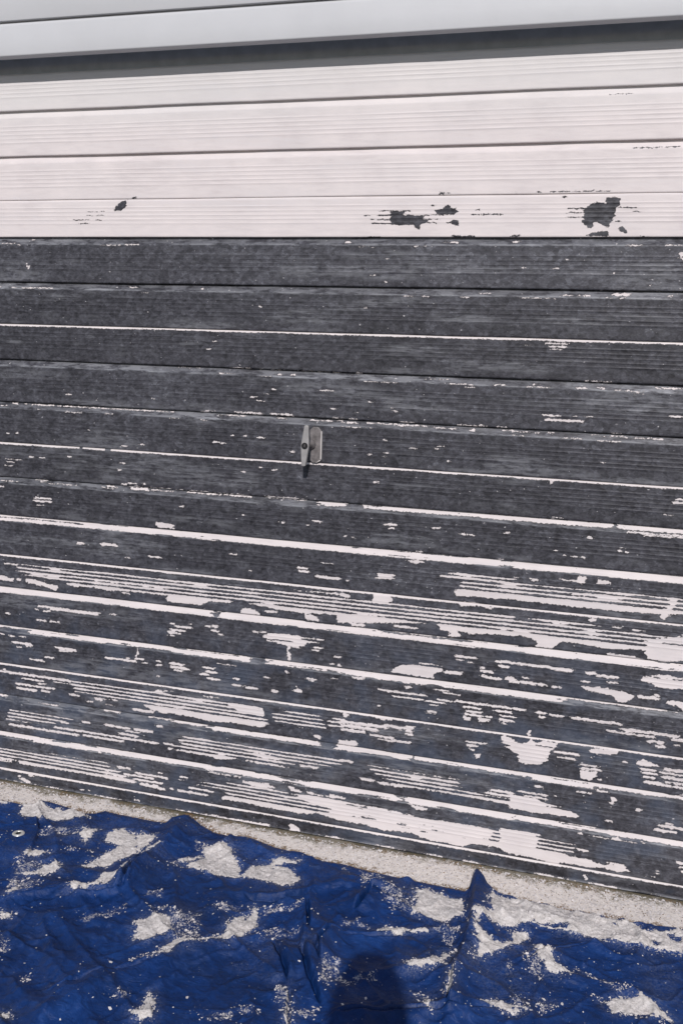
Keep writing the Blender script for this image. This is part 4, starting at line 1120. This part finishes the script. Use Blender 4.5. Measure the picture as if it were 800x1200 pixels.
# ------------------------------------------------------------------ the T handle (a part of the door)
def handle():
    OFF = .058
    hx, hz = on_door(357.6, 522.4, OFF)
    loc = (hx - door.location.x, 0, hz)
    # plate: octagonal, with a turned edge
    def prism(name, outline, y0, y1, mat, parent, origin, bev=.0012):
        bm = bmesh.new()
        vs = [bm.verts.new((x, y0, z)) for x, z in outline]
        f = bm.faces.new(vs)
        r = bmesh.ops.extrude_face_region(bm, geom=[f]); 
        for v in [g for g in r['geom'] if isinstance(g, bmesh.types.BMVert)]: v.co.y = y1
        bmesh.ops.recalc_face_normals(bm, faces=bm.faces[:])
        bmesh.ops.bevel(bm, geom=bm.edges[:], offset=bev, segments=2, profile=.6, affect='EDGES')
        me = bpy.data.meshes.new(name); bm.to_mesh(me); bm.free(); me.materials.append(mat)
        o = bpy.data.objects.new(name, me); o.location = origin; link(o, parent); return o
    w, h, c = .0165, .050, .009
    pl = [(-w, -h + c), (-w + c, -h), (w - c, -h), (w, -h + c), (w, h - c), (w - c, h), (-w + c, h), (-w, h - c)]
    plx = on_door(369.5, 521, .005)[0] - door.location.x
    plate = prism('handle_plate', pl, -.0015, -.0075, M_PLATE, door, (plx, 0, hz - .001), .0018)
    rim = [(w - .0005, -h + c + .002), (w + .0022, -h + c + .001), (w + .0022, h - c - .004), (w - .0005, h - c - .002)]
    prism('paint_rim', rim, -.001, -.0078, M_FLAKE, plate, (0, 0, 0), .0004)
    rim = [(w - c - .006, -h - .001), (w - .001, -h + c - .003), (w + .0015, -h + c + .001), (w - .003, -h + c - .001)]
    prism('paint_rim', rim, -.001, -.0077, M_FLAKE, plate, (0, 0, 0), .0004)
    # raised boss and spindle, lathed
    prof = [(.0150, -.0065), (.0145, -.011), (.0105, -.017), (.0078, -.024), (.0072, -.040), (.0085, -.048), (.0095, -.0535)]
    n = 24; V = []; F = []
    for i in range(n):
        a = 2 * math.pi * i / n
        for r, y in prof: V.append((r * math.cos(a), y, r * math.sin(a)))
    k = len(prof)
    for i in range(n):
        for q in range(k - 1): F.append((i * k + q, i * k + q + 1, ((i + 1) % n) * k + q + 1, ((i + 1) % n) * k + q))
    V2 = [(x + hx - door.location.x, y, z + hz) for x, y, z in V]
    mesh_obj('spindle', [(x, y, z) for x, y, z in V2], F, M_PLATE, door, smooth=True)
    # the grip: a diamond-shaped bar, widest at the lock
    L, m, e = .0565, .0112, .0060
    g = [(-m, 0.0), (-m * .93, -.012), (-e, -L + .003), (-e + .002, -L), (e - .002, -L), (e, -L + .003), (m * .93, -.012), (m, 0.0), (m * .93, .012), (e, L - .003), (e - .002, L), (-e + .002, L), (-e, L - .003), (-m * .93, .012)]
    grip = prism('handle_grip', g, -.0515, -.063, M_HANDLE, door, (hx - door.location.x, 0, hz), .0022)
    grip.rotation_euler.y = math.radians(3.0)
    # lock barrel: ring, dark face, key slot
    bm = bmesh.new(); bmesh.ops.create_cone(bm, cap_ends=True, segments=24, radius1=.0092, radius2=.0088, depth=.002)
    bmesh.ops.rotate(bm, verts=bm.verts[:], cent=(0, 0, 0), matrix=Matrix.Rotation(math.pi / 2, 3, 'X'))
    me = bpy.data.meshes.new('lock_barrel'); bm.to_mesh(me); bm.free(); me.materials.append(M_BLACK)
    lb = bpy.data.objects.new('lock_barrel', me); link(lb, grip); lb.location = (0, -.0636, .0)
    box('keyway', (-.0008, -.0652, -.0030), (.0008, -.0645, .0045), M_PLATE, grip)
handle()

# ------------------------------------------------------------------ header trim over the door, and the wall round it
def strip(name, prof, x0, x1, mat, parent, n=120, wav=.0006, **props):
    xs = np.linspace(x0, x1, n); P = np.array(prof)
    X = np.repeat(xs[None, :], len(P), 0); Y = np.repeat(P[:, 0][:, None], n, 1); Z = np.repeat(P[:, 1][:, None], n, 1)
    Y = Y + wav * noise(X / .5, Z / .3, 301) ; Z = Z + wav * noise(X / .7, Z / .5, 305)
    return mesh_obj(name, np.stack([X, Y, Z], -1), grid_faces(*X.shape), mat, parent, **props)
OH = .0763
zb = 2.2348 - .3125 * OH
zs = 2.3274 - .348 * OH
trim = empty('header_trim', (0, 0, 0), label='two smooth white metal boards capping the top of the garage doorway', category='door trim')
strip('lower_board', [(.04, zs + .010), (-OH + .016, zs + .009), (-OH + .010, zs + .001), (-OH + .0005, zs - .009), (-OH, zs - .012), (-OH, zs - .05), (-OH, zb + .003), (-OH + .001, zb), (-OH + .003, zb - .001)],
      X0 - .12, X1 + .12, M_WHITE, trim)
strip('board_underside', [(-OH + .003, zb - .001), (-OH + .030, zb - .0006)],
      X0 - .12, X1 + .12, M_WHITE, trim)
strip('recess', [(-OH + .030, zb - .0006), (-OH + .031, zb + .045), (-.002, zb + .045), (-.002, zb + .07)], X0 - .12, X1 + .12, M_LIP, trim)
strip('upper_board', [(.04, zs + .22), (-OH - .002, zs + .22), (-OH - .003, zs + .215), (-OH - .003, zs + .1), (-OH - .003, zs + .003), (-OH - .002, zs + .001), (-OH + .016, zs + .0015)],
      X0 - .12, X1 + .12, M_WHITE, trim)
wall = empty('garage_wall', (0, 0, 0), label='cream rendered garage wall around the doorway', category='wall')
box('left_pier', (X0 - 1.6, -.05, -.02), (X0 - .055, .25, 3.0), M_WALL, wall)
box('right_pier', (X1 + .055, -.05, -.02), (X1 + 1.6, .25, 3.0), M_WALL, wall)
box('lintel', (X0 - .054, -.047, zs + .222), (X1 + .054, .247, 2.997), M_WALL, wall)
for nm, a, b in (('door_jamb', X0 - .052, X0), ('door_jamb', X1, X1 + .052)):
    box(nm, (a, -.058, -.002), (b, .10, zs + .2), M_WHITE, None, .002, label=('white door jamb at the left end of the garage door' if a < -1 else 'white door jamb at the right end of the garage door'),
        category='door jamb', group='jambs either side of the garage door')

# ------------------------------------------------------------------ the person taking the photograph (only the shadow is in the picture)
def skin_obj(name, pts, edges, radii, mat, parent, sub=2):
    me = bpy.data.meshes.new(name); me.from_pydata(pts, edges, []); me.update()
    o = bpy.data.objects.new(name, me); link(o, parent); me.materials.append(mat)
    md = o.modifiers.new('skin', 'SKIN')
    for i, r in enumerate(radii):
        rr = r if isinstance(r, tuple) else (r, r)
        me.skin_vertices[0].data[i].radius = rr
    me.skin_vertices[0].data[0].use_root = True
    s = o.modifiers.new('sub', 'SUBSURF'); s.levels = sub; s.render_levels = sub
    return o
def photographer():
    px, py = .075, -2.93
    t = empty('person', (px, py, 0), label='person in dark top and jeans holding up a phone to photograph the door', category='person')
    t.rotation_euler.z = YAW * .8
    M_SKIN = plain('skin', (.45, .27, .19), .55, var=.06); M_HAIR = plain('hair', (.03, .02, .015), .6)
    M_TOP = plain('dark_cotton', (.05, .055, .07), .9); M_JEAN = plain('denim', (.05, .08, .16), .9, scale=90); M_SHOE = plain('shoe', (.05, .05, .05), .6)
    S = .95
    def q(*a): return [tuple(c * S for c in p) for p in a]
    # torso and arms, one surface (local: +y towards the door)
    pts = q((0, 0, .98), (0, .0, 1.12), (0, 0, 1.30), (0, .0, 1.43), (0, .01, 1.50),
            (-.17, 0, 1.42), (-.23, .06, 1.23), (-.12, .20, 1.36), (.17, 0, 1.42), (.23, .06, 1.23), (.10, .20, 1.36))
    skin_obj('jacket', pts, [(0, 1), (1, 2), (2, 3), (3, 4), (3, 5), (5, 6), (6, 7), (3, 8), (8, 9), (9, 10)],
             [(.155, .11), (.145, .10), (.165, .11), (.12, .085), .055, .06, .048, .036, .06, .048, .036], M_TOP, t)
    pts = q((0, 0, .96), (-.10, 0, .90), (-.11, .015, .50), (-.12, -.01, .10), (.10, 0, .90), (.11, .015, .50), (.12, -.01, .10))
    skin_obj('trousers', pts, [(0, 1), (1, 2), (2, 3), (0, 4), (4, 5), (5, 6)], [(.125, .10), .085, .062, .052, .085, .062, .052], M_JEAN, t)
    for sx in (-1, 1):
        pts = q((sx * .12, -.05, .045), (sx * .12, .05, .04), (sx * .125, .15, .035))
        skin_obj('shoe', pts, [(0, 1), (1, 2)], [(.045, .045), (.045, .04), (.042, .032)], M_SHOE, t)
    # head
    bm = bmesh.new(); bmesh.ops.create_uvsphere(bm, u_segments=32, v_segments=24, radius=1)
    for v in bm.verts:
        x, y, z = v.co
        w = .074 * (1 - .22 * max(0, -z)); v.co = (x * w, y * .094 * (1 - .08 * max(0, -z)) , z * .115)
        fx = abs(v.co.x)
        if y > .5 and fx < .018 and -.5 < z < .12: v.co.y += .020 * (1 - fx / .018) * (1 - abs(z + .2) / .35 if abs(z + .2) < .35 else 0)
        if y > .6 and .018 < fx < .045 and -.05 < z < .25: v.co.y -= .006
        if y > .5 and z < -.75: v.co.y += .010
    me = bpy.data.meshes.new('head'); bm.to_mesh(me); bm.free(); me.materials.append(M_SKIN)
    for p in me.polygons: p.use_smooth = True
    hd = bpy.data.objects.new('head', me); link(hd, t); hd.location = (0, .03, 1.505 + .0)
    bm = bmesh.new(); bmesh.ops.create_uvsphere(bm, u_segments=32, v_segments=20, radius=1)
    kill = []
    for v in bm.verts:
        x, y, z = v.co
        if (y > .35 and z < .55) or z < -.45: kill.append(v)
        v.co = (x * .081, y * .100 - .006, z * .118 + .004)
    bmesh.ops.delete(bm, geom=kill, context='VERTS')
    me = bpy.data.meshes.new('hair'); bm.to_mesh(me); bm.free(); me.materials.append(M_HAIR)
    hr = bpy.data.objects.new('hair', me); link(hr, hd)
    for sx in (-1, 1):
        box('eye', (sx * .03 - .011, .083, .006), (sx * .03 + .011, .088, .016), M_BLACK, hd, .003)
        box('ear', (sx * .077 - .006, -.016, -.022), (sx * .077 + .006, .014, .026), M_SKIN, hd, .005)
    box('mouth', (-.024, .079, -.062), (.024, .086, -.054), plain('lips', (.35, .12, .10), .5), hd, .003)
    skin_obj('neck', [(0, -.005, 1.36), (0, .01, 1.46)], [(0, 1)], [.055, .05], M_SKIN, t)
    # hands close on the sides of the phone, four fingers and a thumb each
    ph = Vector((0, -DIST - .012, EYE - .045))
    inv = (Matrix.Translation((px, py, 0)) @ Matrix.Rotation(t.rotation_euler.z, 4, 'Z')).inverted()
    pl = inv @ ph
    for sx in (-1, 1):
        hx = pl.x + sx * .040
        pts = [(hx + sx * .03, pl.y - .09, pl.z - .09), (hx + sx * .02, pl.y - .055, pl.z - .055), (hx + sx * .012, pl.y - .02, pl.z - .03)]
        edges = [(0, 1), (1, 2)]; rad = [.026, (.030, .018), (.030, .014)]
        skin_obj('hand', pts, edges, rad, M_SKIN, t)
        for i in range(4):
            z0 = pl.z - .052 + i * .019; ln = (.9, 1.0, 1.05, .95)[i]
            f = [(hx + sx * .012, pl.y - .020, z0), (hx + sx * .010, pl.y - .004, z0 + .003), (hx - sx * .006 * ln, pl.y + .004 - .001 , z0 + .005)]
            skin_obj('finger', f, [(0, 1), (1, 2)], [.0085, .0078, .007], M_SKIN, t, 1)
        f = [(hx + sx * .014, pl.y - .03, pl.z - .045), (hx + sx * .004, pl.y - .028, pl.z - .020), (hx - sx * .006, pl.y - .018, pl.z)]
        skin_obj('thumb', f, [(0, 1), (1, 2)], [.011, .010, .0085], M_SKIN, t, 1)
        # forearm bridge from cuff to hand
        a = Vector((sx * .11, .20, 1.36)) * S; a.x = (-.12 if sx < 0 else .10) * S
        b = Vector(pts[0])
        skin_obj('wrist', [tuple(a), tuple(b)], [(0, 1)], [.031, .025], M_SKIN, t)
    phn = box('smartphone', (-.034, -.0045, -.062), (.034, .0045, .062), M_BLACK, None, .003, label='black smartphone held upright in both hands of the person', category='phone')
    phn.location = ph + Vector((0, -.004, 0)); phn.rotation_euler.z = YAW
photographer()
